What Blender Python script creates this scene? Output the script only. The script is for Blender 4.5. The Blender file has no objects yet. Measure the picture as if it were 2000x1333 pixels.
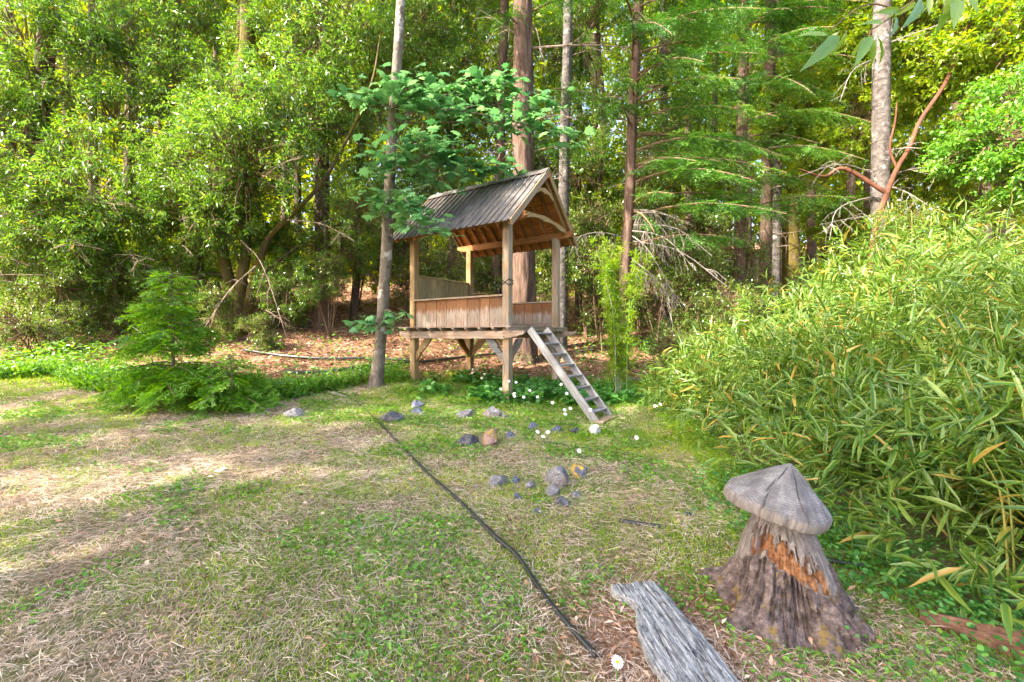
import bpy, bmesh, math, random
import numpy as np
from mathutils import Vector, Matrix, Quaternion

sc = bpy.context.scene
COL = sc.collection
rng = np.random.default_rng(7)
random.seed(7)

# ------------------------------------------------------------------ camera
F, HOR, CZ = 877.0, 656.0, 1.6           # focal length in photo pixels, horizon row, eye height
cam_d = bpy.data.cameras.new('camera')
cam_d.sensor_width = 36.0
cam_d.lens = F / 2000 * 36
cam_d.shift_y = (HOR - 666.5) / 2000
cam_d.clip_start = 0.05
cam_d.clip_end = 2000
cam = bpy.data.objects.new('camera', cam_d)
COL.objects.link(cam)
cam.location = (0, 0, CZ)
cam.rotation_euler = (math.radians(90), 0, 0)
sc.camera = cam

# ------------------------------------------------------------------ light
SUN_DIR = Vector((-0.68, -0.38, 0.63)).normalized()      # towards the sun
elev = math.asin(SUN_DIR.z)
world = bpy.data.worlds.new('World')
sc.world = world
world.use_nodes = True
wn = world.node_tree.nodes
sky = wn.new('ShaderNodeTexSky')
sky.sky_type = 'NISHITA'
sky.sun_disc = False
sky.sun_elevation = elev
sky.sun_rotation = math.atan2(SUN_DIR.x, SUN_DIR.y)
sky.air_density = 1.0
sky.dust_density = 4.0
sky.ozone_density = 0.3
world.node_tree.links.new(sky.outputs[0], wn['Background'].inputs[0])
wn['Background'].inputs[1].default_value = 0.115
sun_d = bpy.data.lights.new('sun', 'SUN')
sun_d.energy = 2.8
sun_d.angle = math.radians(0.6)
sun_d.color = (1.0, 0.93, 0.80)
sun = bpy.data.objects.new('sun', sun_d)
COL.objects.link(sun)
sun.rotation_euler = SUN_DIR.to_track_quat('Z', 'Y').to_euler()
sun.location = (0, 0, 40)
vs = sc.view_settings
vs.view_transform = 'Standard'
vs.look = 'None'
vs.gamma = 1.0
vs.use_curve_mapping = False
vs.exposure = 3.15
cy = sc.cycles
cy.max_bounces = 8
cy.diffuse_bounces = 2
cy.glossy_bounces = 2
cy.transmission_bounces = 4
cy.transparent_max_bounces = 4
cy.use_denoising = True
cy.sample_clamp_indirect = 6.0

# ------------------------------------------------------------------ helpers
def hash3(ix, iy, iz, seed):
    h = (ix * 374761393 + iy * 668265263 + iz * 2147483647 + seed * 974711) & 0xFFFFFFFF
    h = ((h ^ (h >> 13)) * 1274126177) & 0xFFFFFFFF
    h = ((h ^ (h >> 16)) * 2246822519) & 0xFFFFFFFF
    return ((h ^ (h >> 15)) & 0xFFFF) / 65535.0

def vnoise(x, y, z=0.0, seed=0):
    x, y, z = np.broadcast_arrays(np.asarray(x, float), np.asarray(y, float), np.asarray(z, float))
    xi, yi, zi = np.floor(x).astype(np.int64), np.floor(y).astype(np.int64), np.floor(z).astype(np.int64)
    fx, fy, fz = x - xi, y - yi, z - zi
    fx, fy, fz = fx * fx * (3 - 2 * fx), fy * fy * (3 - 2 * fy), fz * fz * (3 - 2 * fz)
    r = 0
    for dx in (0, 1):
        for dy in (0, 1):
            for dz in (0, 1):
                w = (fx if dx else 1 - fx) * (fy if dy else 1 - fy) * (fz if dz else 1 - fz)
                r = r + w * hash3(xi + dx, yi + dy, zi + dz, seed)
    return r

def fbm(x, y, z=0.0, seed=0, oct=4):
    x, y, z = np.asarray(x, float), np.asarray(y, float), np.asarray(z, float)
    a, s, t = 0.5, 0, 0
    for o in range(oct):
        s = s + a * vnoise(x, y, z, seed + o); t += a
        x, y, z, a = x * 2.03, y * 2.03, z * 2.03, a * 0.5
    return s / t

def height(x, y):
    x = np.asarray(x, float); y = np.asarray(y, float)
    yh = np.clip(10.1 + 1.0 * x, 7.9, 10.5)
    q = np.clip((y - yh) / 0.6, -30, 200)
    sp = 0.6 * np.where(q > 30, q, np.log1p(np.exp(np.minimum(q, 30))))
    hill = 0.2 * np.minimum(sp, 60)
    yy = np.clip(y, -30, 90)
    xx = np.clip(-x, 0, 12)
    return 0.06 * yy + 0.022 * xx * np.clip(y / 8, 0, 1) + hill + 0.05 * (fbm(x * 0.7, y * 0.7, 0, 3, 3) - 0.5) * np.clip(y / 4, 0.3, 1)

def H(x, y):
    return float(height(x, y))

def at(px, py, Y):
    """a point seen at that place of the photograph, Y metres ahead"""
    return Vector(((px - 1000) / F * Y, Y, CZ + (HOR - py) / F * Y))

def ground_at(px, py, far=30.0):
    Y = np.linspace(1.2, far, 4000)
    z = CZ + (HOR - py) / F * Y
    d = z - height((px - 1000) / F * Y, Y)
    k = np.argmax(d < 0)
    if d[k] >= 0:
        k = len(Y) - 1
    Y0 = float(Y[k])
    X0 = (px - 1000) / F * Y0
    return Vector((X0, Y0, H(X0, Y0)))

def on_ground(px, Y, dz=0.0):
    X = (px - 1000) / F * Y
    return Vector((X, Y, H(X, Y) + dz))

class MB:
    def __init__(s):
        s.v, s.f, s.tone, s.edge, s.mi, s.n = [], [], [], [], [], 0
    def add(s, V, Fc, tone=0.5, edge=0.0, mi=0):
        V = np.asarray(V, float).reshape(-1, 3)
        Fc = np.asarray(Fc, np.int64)
        s.v.append(V); s.f.append(Fc + s.n)
        s.tone.append(np.broadcast_to(np.asarray(tone, float), (len(V),)))
        s.edge.append(np.broadcast_to(np.asarray(edge, float), (len(V),)))
        s.mi.append(np.full(len(Fc), mi))
        s.n += len(V)
        return s
    def mesh(s, name, mats, smooth=False, origin=(0, 0, 0)):
        me = bpy.data.meshes.new(name)
        V = np.concatenate(s.v) - np.asarray(origin, float)
        me.vertices.add(len(V)); me.vertices.foreach_set('co', V.ravel())
        loops = np.concatenate([f.ravel() for f in s.f])
        sizes = np.concatenate([np.full(len(f), f.shape[1]) for f in s.f])
        me.loops.add(len(loops)); me.loops.foreach_set('vertex_index', loops.astype(np.int32))
        me.polygons.add(len(sizes))
        me.polygons.foreach_set('loop_start', (np.cumsum(sizes) - sizes).astype(np.int32))
        me.polygons.foreach_set('material_index', np.concatenate(s.mi).astype(np.int32))
        me.polygons.foreach_set('use_smooth', np.full(len(sizes), smooth))
        for nm, arr in (('tone', s.tone), ('edge', s.edge)):
            at_ = me.attributes.new(nm, 'FLOAT', 'POINT')
            at_.data.foreach_set('value', np.concatenate(arr).astype(np.float32))
        for m in (mats if isinstance(mats, (list, tuple)) else [mats]):
            me.materials.append(m)
        me.update(calc_edges=True)
        return me
    def build(s, name, mats, parent=None, smooth=False, origin=(0, 0, 0), loc=None):
        return link(name, s.mesh(name, mats, smooth, origin), parent, loc if loc is not None else (origin if parent is None else (0, 0, 0)))

def link(name, me, parent=None, loc=(0, 0, 0)):
    o = bpy.data.objects.new(name, me)
    COL.objects.link(o)
    o.parent = parent
    o.location = loc
    return o

def tag(o, label=None, cat=None, group=None, kind=None):
    if label: o['label'] = label
    if cat: o['category'] = cat
    if group: o['group'] = group
    if kind: o['kind'] = kind
    return o

def thing(name, label, cat, loc=(0, 0, 0), rz=0.0, group=None):
    o = bpy.data.objects.new(name, None)
    COL.objects.link(o)
    o.location = loc
    o.rotation_euler = (0, 0, rz)
    o.empty_display_size = 0.1
    return tag(o, label, cat, group)

def unit(a):
    a = np.asarray(a, float)
    return a / np.maximum(np.linalg.norm(a, axis=-1, keepdims=True), 1e-9)

# leaf outlines: along, side, up, edge value ; triangles
LEAF = {
 'diamond': ([(0, 0, 0), (.42, .5, .05), (1, 0, -.12), (.42, -.5, .05)], [(0, 1, 2), (0, 2, 3)]),
 'lance': ([(0, 0, 0), (.22, .42, .03), (.6, .4, -.02), (1, 0, -.22), (.6, -.4, -.02), (.22, -.42, .03), (.22, 0, -.01), (.6, 0, -.06)],
           [(0, 1, 6), (1, 2, 7), (1, 7, 6), (2, 3, 7), (3, 4, 7), (4, 5, 6), (4, 6, 7), (5, 0, 6)]),
 'blade': ([(0, .5, 0), (0, -.5, 0), (.55, .38, .06), (.55, -.38, .06), (1, 0, -.12)], [(0, 1, 3), (0, 3, 2), (2, 3, 4)]),
 'needle': ([(0, .5, 0), (0, -.5, 0), (1, 0, -.05)], [(0, 1, 2)]),
 'round': ([(0, 0, 0), (.3, .45, .05), (.75, .4, .0), (1, 0, -.1), (.75, -.4, 0), (.3, -.45, .05)], [(0, 1, 2), (0, 2, 3), (0, 3, 4), (0, 4, 5)]),
 'maple': ([(.02, 0, 0), (-.06, .22, .0), (.12, .30, .02), (.18, .62, -.05), (.36, .34, .03), (.58, .55, -.04), (.56, .2, .03), (.74, .22, 0), (1, 0, -.12),
            (.74, -.22, 0), (.56, -.2, .03), (.58, -.55, -.04), (.36, -.34, .03), (.18, -.62, -.05), (.12, -.30, .02), (-.06, -.22, 0)],
           [(0, 1, 2), (0, 2, 4), (2, 3, 4), (0, 4, 6), (4, 5, 6), (0, 6, 10), (6, 7, 9), (6, 9, 10), (7, 8, 9), (0, 10, 12), (10, 11, 12), (0, 12, 14), (12, 13, 14), (0, 14, 15)]),
}
def leaf_arrays(P, D, N, L, W, shape):
    P = np.asarray(P, float).reshape(-1, 3)
    D = unit(np.broadcast_to(D, P.shape)); N = np.broadcast_to(np.asarray(N, float), P.shape)
    S = unit(np.cross(D, N)); N = np.cross(S, D)
    n = len(P)
    L = np.broadcast_to(L, (n,)); W = np.broadcast_to(W, (n,))
    T, tri = LEAF[shape]
    T = np.array(T, float); tri = np.array(tri)
    V = (P[:, None] + T[None, :, 0, None] * (L[:, None] * D)[:, None] + T[None, :, 1, None] * (W[:, None] * S)[:, None]
         + T[None, :, 2, None] * (L[:, None] * N)[:, None])
    Fc = tri[None] + (np.arange(n) * len(T))[:, None, None]
    return V.reshape(-1, 3), Fc.reshape(-1, 3), len(T), np.tile(np.minimum(np.abs(T[:, 1]) * 2, 1), n)

def add_leaves(mb, P, D, N, L, W, shape, tone=None, mi=0, r=None):
    V, Fc, k, e = leaf_arrays(P, D, N, L, W, shape)
    n = len(V) // k
    if tone is None:
        tone = (r or rng).random(n)
    mb.add(V, Fc, np.repeat(tone, k), e, mi)

def smooth_path(pts, n):
    pts = np.array([list(p) for p in pts], float)
    if len(pts) < 3:
        t = np.linspace(0, 1, n)[:, None]
        return pts[0] * (1 - t) + pts[-1] * t
    p = np.vstack([2 * pts[0] - pts[1], pts, 2 * pts[-1] - pts[-2]])
    seg = len(pts) - 1
    out = []
    for u in np.linspace(0, seg - 1e-6, n):
        i = int(u); t = u - i
        a, b, c, d = p[i], p[i + 1], p[i + 2], p[i + 3]
        out.append(.5 * (2 * b + (c - a) * t + (2 * a - 5 * b + 4 * c - d) * t * t + (3 * b - a - 3 * c + d) * t ** 3))
    return np.array(out)

def add_tube(mb, path, rad, sides=6, mi=0, tone=0.5, bump=None, cap=True):
    path = np.asarray(path, float)
    n = len(path)
    rad = np.interp(np.linspace(0, 1, n), np.linspace(0, 1, len(rad)), rad) if np.ndim(rad) else np.full(n, rad)
    T = unit(np.gradient(path, axis=0))
    ref = np.array([0, 0, 1.0]) if abs(T[:, 2]).mean() < .8 else np.array([0, 1.0, 0])
    A = unit(np.cross(T, ref)); B = np.cross(T, A)
    th = np.linspace(0, 2 * math.pi, sides, endpoint=False)
    R = np.repeat(rad[:, None], sides, 1)
    if bump is not None:
        R = R * bump(th[None, :], path[:, 2][:, None] if True else None, np.arange(n)[:, None] / n)
    V = path[:, None] + R[..., None] * (np.cos(th)[None, :, None] * A[:, None] + np.sin(th)[None, :, None] * B[:, None])
    i = np.arange(n - 1)[:, None] * sides; j = np.arange(sides)[None]; j2 = (j + 1) % sides
    Fc = np.stack([i + j, i + j2, i + sides + j2, i + sides + j], -1).reshape(-1, 4)
    mb.add(V.reshape(-1, 3), Fc, tone, 0, mi)
    if cap:
        e = V[[0, -1]].reshape(-1, 3)
        mb.add(e, [list(range(sides))[::-1]], tone, 0, mi)
        mb.f[-1] = mb.f[-1]
        mb.add(V[-1], [list(range(sides))], tone, 0, mi)
    return mb

# ------------------------------------------------------------------ materials
def new_mat(name):
    m = bpy.data.materials.new(name)
    m.use_nodes = True
    nt = m.node_tree
    b = nt.nodes['Principled BSDF']
    return m, nt, b

def ramp(nt, fac, stops, interp='LINEAR'):
    r = nt.nodes.new('ShaderNodeValToRGB')
    r.color_ramp.interpolation = interp
    el = r.color_ramp.elements
    while len(el) < len(stops):
        el.new(0.5)
    for e, (p, c) in zip(el, stops):
        e.position = p
        e.color = (c[0], c[1], c[2], 1) if not isinstance(c, (int, float)) else (c, c, c, 1)
    if fac is not None:
        nt.links.new(fac, r.inputs[0])
    return r.outputs[0]

def noise_tex(nt, vec, scale, detail=4, rough=.6, dist=0.0):
    n = nt.nodes.new('ShaderNodeTexNoise')
    n.inputs['Scale'].default_value = scale
    n.inputs['Detail'].default_value = detail
    n.inputs['Roughness'].default_value = rough
    n.inputs['Distortion'].default_value = dist
    if vec is not None: nt.links.new(vec, n.inputs['Vector'])
    return n.outputs['Fac']

def mapping(nt, src, scale=(1, 1, 1), add=None):
    m = nt.nodes.new('ShaderNodeMapping')
    m.inputs['Scale'].default_value = scale
    nt.links.new(src, m.inputs['Vector'])
    if add is not None: nt.links.new(add, m.inputs['Location'])
    return m.outputs[0]

def mixc(nt, fac, a, b, mode='MIX'):
    m = nt.nodes.new('ShaderNodeMix')
    m.data_type = 'RGBA'; m.blend_type = mode
    for i, s in ((0, fac), (6, a), (7, b)):
        if isinstance(s, (int, float)): m.inputs[i].default_value = s
        elif isinstance(s, tuple): m.inputs[i].default_value = (*s, 1)
        else: nt.links.new(s, m.inputs[i])
    return m.outputs[2]

def attr(nt, name):
    a = nt.nodes.new('ShaderNodeAttribute'); a.attribute_name = name
    return a.outputs['Fac']

def coord(nt, which='Object'):
    return nt.nodes.new('ShaderNodeTexCoord').outputs[which]

def bump(nt, b, h, strength, dist=.02):
    n = nt.nodes.new('ShaderNodeBump')
    n.inputs['Strength'].default_value = strength
    n.inputs['Distance'].default_value = dist
    nt.links.new(h, n.inputs['Height']); nt.links.new(n.outputs[0], b.inputs['Normal'])

def leaf_mat(name, stops, trans=.4, rough=.4, spec=.5, edge=None, tsat=1.1, tval=1.7, thue=.49):
    m, nt, b = new_mat(name)
    col = ramp(nt, attr(nt, 'tone'), stops)
    if edge:
        e = ramp(nt, attr(nt, 'edge'), [(.35, 0.0), (.75, 1.0)])
        col = mixc(nt, e, col, edge)
    nt.links.new(col, b.inputs['Base Color'])
    b.inputs['Roughness'].default_value = rough
    b.inputs['Specular IOR Level'].default_value = spec
    hs = nt.nodes.new('ShaderNodeHueSaturation')
    hs.inputs['Hue'].default_value = thue; hs.inputs['Saturation'].default_value = tsat; hs.inputs['Value'].default_value = tval
    nt.links.new(col, hs.inputs['Color'])
    t = nt.nodes.new('ShaderNodeBsdfTranslucent')
    nt.links.new(hs.outputs[0], t.inputs['Color'])
    mx = nt.nodes.new('ShaderNodeMixShader')
    mx.inputs[0].default_value = trans
    nt.links.new(b.outputs[0], mx.inputs[1]); nt.links.new(t.outputs[0], mx.inputs[2])
    nt.links.new(mx.outputs[0], nt.nodes['Material Output'].inputs['Surface'])
    return m

def wood_mat(name, dark, mid, light, stain=None, stain_amt=.4, rough=.8, grain=1.0, top=None):
    """boards are built along their own X axis, so the grain runs along object X"""
    m, nt, b = new_mat(name)
    oi = nt.nodes.new('ShaderNodeObjectInfo')
    cmb = nt.nodes.new('ShaderNodeMath'); cmb.operation = 'MULTIPLY'; cmb.inputs[1].default_value = 37.0
    nt.links.new(oi.outputs['Random'], cmb.inputs[0])
    co = mapping(nt, coord(nt), (1.2, 14 * grain, 14 * grain), cmb.outputs[0])
    g = noise_tex(nt, co, 3.0, 6, .65, .6)
    col = ramp(nt, g, [(.28, dark), (.5, mid), (.72, light)])
    co2 = mapping(nt, coord(nt), (2.0, 3.0, 3.0), cmb.outputs[0])
    g2 = noise_tex(nt, co2, 1.6, 4, .6)
    if stain:
        col = mixc(nt, ramp(nt, g2, [(.5 - stain_amt * .25, 0.0), (.72, stain_amt + .2)]), col, stain)
    if top:                                         # rain stains running down from under the cap
        sx = nt.nodes.new('ShaderNodeSeparateXYZ'); nt.links.new(coord(nt), sx.inputs[0])
        run = noise_tex(nt, mapping(nt, coord(nt), (2.5, 26, 26), cmb.outputs[0]), 1.0, 4, .6)
        ad = nt.nodes.new('ShaderNodeMath'); ad.operation = 'MULTIPLY_ADD'; ad.inputs[1].default_value = -.34
        nt.links.new(run, ad.inputs[0]); nt.links.new(sx.outputs['X'], ad.inputs[2])
        col = mixc(nt, ramp(nt, ad.outputs[0], [(.0, .9), (.06, 0.0)]), col, top)
    vary = ramp(nt, oi.outputs['Random'], [(0, .78), (.5, 1.0), (1, 1.22)])
    col = mixc(nt, 1.0, col, vary, 'MULTIPLY')
    kn = nt.nodes.new('ShaderNodeTexVoronoi'); kn.inputs['Scale'].default_value = 2.2
    nt.links.new(mapping(nt, coord(nt), (1.0, 2.2, 2.2), cmb.outputs[0]), kn.inputs['Vector'])
    kf = ramp(nt, kn.outputs['Distance'], [(.05, 1.0), (.1, 0.0)])
    col = mixc(nt, kf, col, (dark[0] * .35, dark[1] * .3, dark[2] * .3))
    nt.links.new(col, b.inputs['Base Color'])
    b.inputs['Roughness'].default_value = rough
    b.inputs['Specular IOR Level'].default_value = .25
    bump(nt, b, g, .5, .006)
    return m

def bark_mat(name, dark, mid, light, patch=None, patch_amt=.5, zs=2.0, xs=9.0, bands=False, moss=None):
    m, nt, b = new_mat(name)
    co = mapping(nt, coord(nt), (xs, xs, zs))
    g = noise_tex(nt, co, 1.6, 6, .7, .5)
    col = ramp(nt, g, [(.3, dark), (.5, mid), (.7, light)])
    if patch:
        p = noise_tex(nt, coord(nt), 5.0, 5, .7)
        col = mixc(nt, ramp(nt, p, [(.62 - patch_amt * .25, 0.0), (.7 - patch_amt * .2, 1.0)]), col, patch)
    if bands:
        w = noise_tex(nt, mapping(nt, coord(nt), (1.2, 1.2, 7.0)), 1.5, 3, .6, .3)
        col = mixc(nt, ramp(nt, w, [(.6, 0.0), (.66, .8)]), col, dark)
    if moss:
        p2 = noise_tex(nt, coord(nt), 1.7, 5, .7)
        col = mixc(nt, ramp(nt, p2, [(.42, 0.0), (.56, .95)]), col, moss)
    nt.links.new(col, b.inputs['Base Color'])
    b.inputs['Roughness'].default_value = .9
    b.inputs['Specular IOR Level'].default_value = .2
    bump(nt, b, g, .9, .03)
    return m

def plain_mat(name, col, rough=.6, spec=.4, nscale=0, vary=.25):
    m, nt, b = new_mat(name)
    if nscale:
        n = noise_tex(nt, coord(nt), nscale, 5, .65)
        c = ramp(nt, n, [(.3, tuple(x * (1 - vary) for x in col)), (.7, tuple(min(1, x * (1 + vary)) for x in col))])
        nt.links.new(c, b.inputs['Base Color'])
        bump(nt, b, n, .3, .01)
    else:
        b.inputs['Base Color'].default_value = (*col, 1)
    b.inputs['Roughness'].default_value = rough
    b.inputs['Specular IOR Level'].default_value = spec
    return m

M = {}
M['bay'] = leaf_mat('bay_leaf', [(0, (.025, .075, .012)), (.4, (.07, .16, .02)), (.75, (.135, .245, .03)), (.97, (.25, .34, .06)), (1, (.42, .30, .06))], .42, .25, .8, thue=.485)
M['madrone'] = leaf_mat('madrone_leaf', [(0, (.06, .13, .012)), (.4, (.15, .25, .02)), (.85, (.27, .34, .03)), (1, (.44, .34, .03))], .5, .28, .7)
M['maple'] = leaf_mat('maple_leaf', [(0, (.045, .15, .05)), (.5, (.09, .25, .085)), (1, (.17, .36, .13))], .42, .3, .7, thue=.475)
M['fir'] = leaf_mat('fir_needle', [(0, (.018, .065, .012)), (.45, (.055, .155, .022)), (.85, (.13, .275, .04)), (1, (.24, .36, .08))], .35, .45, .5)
M['sapling'] = leaf_mat('sapling_needle', [(0, (.05, .15, .010)), (.5, (.11, .26, .016)), (1, (.21, .38, .03))], .4, .5, .4)
M['bamboo'] = leaf_mat('bamboo_leaf', [(0, (.016, .06, .009)), (.35, (.045, .125, .015)), (.75, (.10, .20, .026)), (.93, (.20, .265, .05)), (1, (.38, .23, .05))], .36, .33, .5, edge=(.24, .285, .05))
M['plume'] = leaf_mat('plume_leaf', [(0, (.09, .19, .012)), (.6, (.20, .31, .02)), (1, (.36, .34, .03))], .5, .45, .4)
M['shrub'] = leaf_mat('shrub_leaf', [(0, (.04, .09, .014)), (.45, (.10, .17, .025)), (.85, (.20, .26, .045)), (1, (.34, .28, .12))], .4, .2, .9)
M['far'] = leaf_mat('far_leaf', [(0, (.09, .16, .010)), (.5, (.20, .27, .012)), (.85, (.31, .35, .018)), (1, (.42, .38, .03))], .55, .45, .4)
M['grass'] = leaf_mat('grass_blade', [(0, (.07, .17, .008)), (.5, (.17, .30, .012)), (.85, (.29, .40, .025)), (1, (.46, .42, .07))], .4, .5, .35)
M['straw'] = leaf_mat('dry_grass', [(0, (.17, .10, .065)), (.35, (.42, .29, .20)), (.7, (.66, .50, .39)), (1, (.86, .73, .62))], .25, .6, .3, tval=1.1, thue=.5, tsat=1.0)
M['weed'] = leaf_mat('weed_leaf', [(0, (.05, .15, .012)), (.6, (.11, .26, .025)), (1, (.22, .36, .04))], .35, .4, .5)
M['cover'] = leaf_mat('ground_cover_leaf', [(0, (.025, .11, .015)), (.6, (.06, .20, .03)), (1, (.13, .30, .05))], .35, .4, .5)
M['litter'] = leaf_mat('dead_leaf', [(0, (.12, .05, .025)), (.4, (.27, .13, .07)), (.75, (.46, .28, .18)), (1, (.66, .52, .40))], .15, .6, .3, tval=1.1, thue=.5)
M['dead_twig'] = plain_mat('dead_twig', (.27, .20, .155), .9, .1, 14, .45)
M['lichen_twig'] = plain_mat('lichen_twig', (.20, .17, .15), .9, .1, 14, .4)
M['twig'] = plain_mat('twig', (.16, .10, .06), .85, .2, 14, .4)
M['bark_fir'] = bark_mat('fir_bark', (.03, .017, .012), (.10, .06, .043), (.19, .125, .095), zs=1.1, xs=9)
M['bark_grey'] = bark_mat('alder_bark', (.06, .045, .035), (.14, .11, .085), (.22, .18, .145), (.42, .38, .34), .25, zs=3, xs=5)
M['bark_pale'] = bark_mat('pale_bark', (.03, .023, .02), (.085, .072, .064), (.15, .13, .115), (.23, .21, .19), .2, zs=6, xs=5, bands=True)
M['bark_moss'] = bark_mat('mossy_bark', (.035, .025, .014), (.09, .062, .033), (.16, .11, .06), zs=3, xs=6, moss=(.10, .078, .012))
M['bark_dark'] = bark_mat('dark_bark', (.025, .016, .012), (.075, .048, .032), (.14, .095, .066), zs=1.5, xs=8)
M['bark_madrone'] = bark_mat('madrone_bark', (.05, .02, .012), (.115, .043, .024), (.18, .08, .045), zs=2, xs=3)
M['post'] = wood_mat('post_wood', (.12, .075, .035), (.27, .18, .09), (.39, .28, .155), (.27, .135, .04), .5)
M['post_grey'] = wood_mat('grey_post_wood', (.11, .08, .06), (.24, .185, .14), (.36, .295, .235), (.28, .15, .055), .45)
M['rail'] = wood_mat('rail_board_wood', (.15, .105, .075), (.29, .23, .185), (.43, .355, .295), (.20, .09, .04), .4, top=(.17, .065, .02))
M['rail_olive'] = wood_mat('olive_board_wood', (.14, .10, .045), (.26, .20, .10), (.37, .30, .17), (.17, .10, .035), .4)
M['inner'] = wood_mat('inner_roof_wood', (.22, .08, .018), (.40, .155, .035), (.52, .24, .07), (.20, .07, .02), .35)
M['rafter'] = wood_mat('rafter_wood', (.13, .05, .018), (.25, .105, .035), (.36, .17, .065), None)
M['beam'] = wood_mat('beam_wood', (.12, .085, .065), (.25, .185, .145), (.36, .29, .235), (.22, .115, .055), .4)
M['ladder'] = wood_mat('ladder_wood', (.085, .082, .085), (.155, .15, .152), (.25, .243, .24), (.14, .11, .085), .25)
M['metal'] = plain_mat('dark_iron', (.03, .028, .028), .5, .5)
M['hose'] = plain_mat('black_hose', (.018, .017, .018), .38, .5, 30, .3)
M['pipe'] = plain_mat('black_pipe', (.03, .029, .03), .28, .7, 20, .3)

def roof_material():
    m, nt, b = new_mat('roof_sheet_metal')
    co = coord(nt)
    n = noise_tex(nt, mapping(nt, co, (7, 1.0, 1.0)), 2.5, 6, .7)
    n2 = noise_tex(nt, co, 9, 5, .7)
    col = ramp(nt, n, [(.3, (.045, .037, .034)), (.5, (.10, .086, .08)), (.72, (.19, .168, .158))])
    col = mixc(nt, ramp(nt, n2, [(.55, 0.0), (.75, .7)]), col, (.13, .10, .05))
    nt.links.new(col, b.inputs['Base Color'])
    b.inputs['Roughness'].default_value = .55
    b.inputs['Metallic'].default_value = .15
    bump(nt, b, n2, .25, .006)
    return m
M['roof'] = roof_material()

# ------------------------------------------------------------------ ground
EDGE_X = [-40, -8.5, -6.4, -3.6, -2.6, -1.5, 0, 1.2, 2.5, 40]
EDGE_Y = [8.4, 8.1, 7.4, 7.2, 8.5, 8.9, 9.0, 9.3, 9.0, 9.0]
def lawn_edge(x):
    return np.interp(x, EDGE_X, EDGE_Y) + 0.5 * (fbm(np.asarray(x) * 1.3, 0, 0, 5, 3) - .5)

def ground_material():
    m, nt, b = new_mat('ground_soil')
    co = coord(nt)
    a = noise_tex(nt, co, 1.3, 6, .7)
    f = noise_tex(nt, co, 34, 8, .8)
    ff = noise_tex(nt, co, 90, 4, .7)
    thatch = ramp(nt, f, [(.36, (.05, .03, .02)), (.5, (.20, .135, .095)), (.62, (.46, .34, .26))])
    green = ramp(nt, ff, [(.3, (.035, .07, .01)), (.6, (.10, .17, .02)), (.8, (.28, .28, .10))])
    lawn = mixc(nt, ramp(nt, a, [(.42, .15), (.6, .7)]), thatch, green)
    lit = ramp(nt, f, [(.3, (.08, .035, .02)), (.48, (.22, .11, .065)), (.62, (.40, .25, .17)), (.78, (.60, .47, .37))])
    col = mixc(nt, attr(nt, 'tone'), lawn, lit)
    nt.links.new(col, b.inputs['Base Color'])
    b.inputs['Roughness'].default_value = .95
    b.inputs['Specular IOR Level'].default_value = .1
    bump(nt, b, f, .8, .03)
    return m

def build_ground():
    n = 260
    u = np.linspace(-1, 1, n)
    gx = 3.0 * np.sinh(u * 5.3) / np.sinh(1.0) * .75
    v = np.linspace(-.55, 1, n)
    gy = 4.5 + 3.0 * np.sinh(v * 5.3) / np.sinh(1.0) * .75
    X, Y = np.meshgrid(gx, gy)
    Z = height(X, Y)
    near = np.clip(1 - np.hypot(X, Y - 4) / 14, 0, 1)
    Z = Z + near * 0.02 * (fbm(X * 5, Y * 5, 0, 31, 3) - .5)
    i = np.arange(n - 1)[:, None] * n; j = np.arange(n - 1)[None]
    Fc = np.stack([i + j, i + j + 1, i + n + j + 1, i + n + j], -1).reshape(-1, 4)
    litter = np.clip((Y - lawn_edge(X)) / .8, 0, 1)
    litter = np.maximum(litter, .8 * np.clip(1 - np.hypot((X - .75) / .8, (Y - 2.3) / .8), 0, 1) * 2).clip(0, 1)
    mb = MB()
    mb.add(np.stack([X, Y, Z], -1), Fc, litter.ravel())
    o = mb.build('ground', ground_material(), smooth=True)
    tag(o, kind='structure')
build_ground()

# ------------------------------------------------------------------ playhouse
TH = -0.592
CX, CY = -0.511, 8.819
GZ = H(CX, CY)
S2, T2 = 1.0985, 0.849
house = thing('playhouse', 'raised open wooden playhouse with steep grey ribbed gable roof among the trees', 'playhouse', (CX, CY, GZ), TH)
def hz(Z): return Z - GZ            # world height to local
def house_world(x, y):
    c, s = math.cos(TH), math.sin(TH)
    return CX + c * x - s * y, CY + s * x + c * y

def frame(p0, p1, w):
    p0, p1, w = Vector(p0), Vector(p1), Vector(w)
    x = (p1 - p0).normalized()
    y = (w - x * w.dot(x)).normalized()
    z = x.cross(y)
    m = Matrix((x, y, z)).transposed().to_4x4()
    m.translation = p0
    return m

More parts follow.
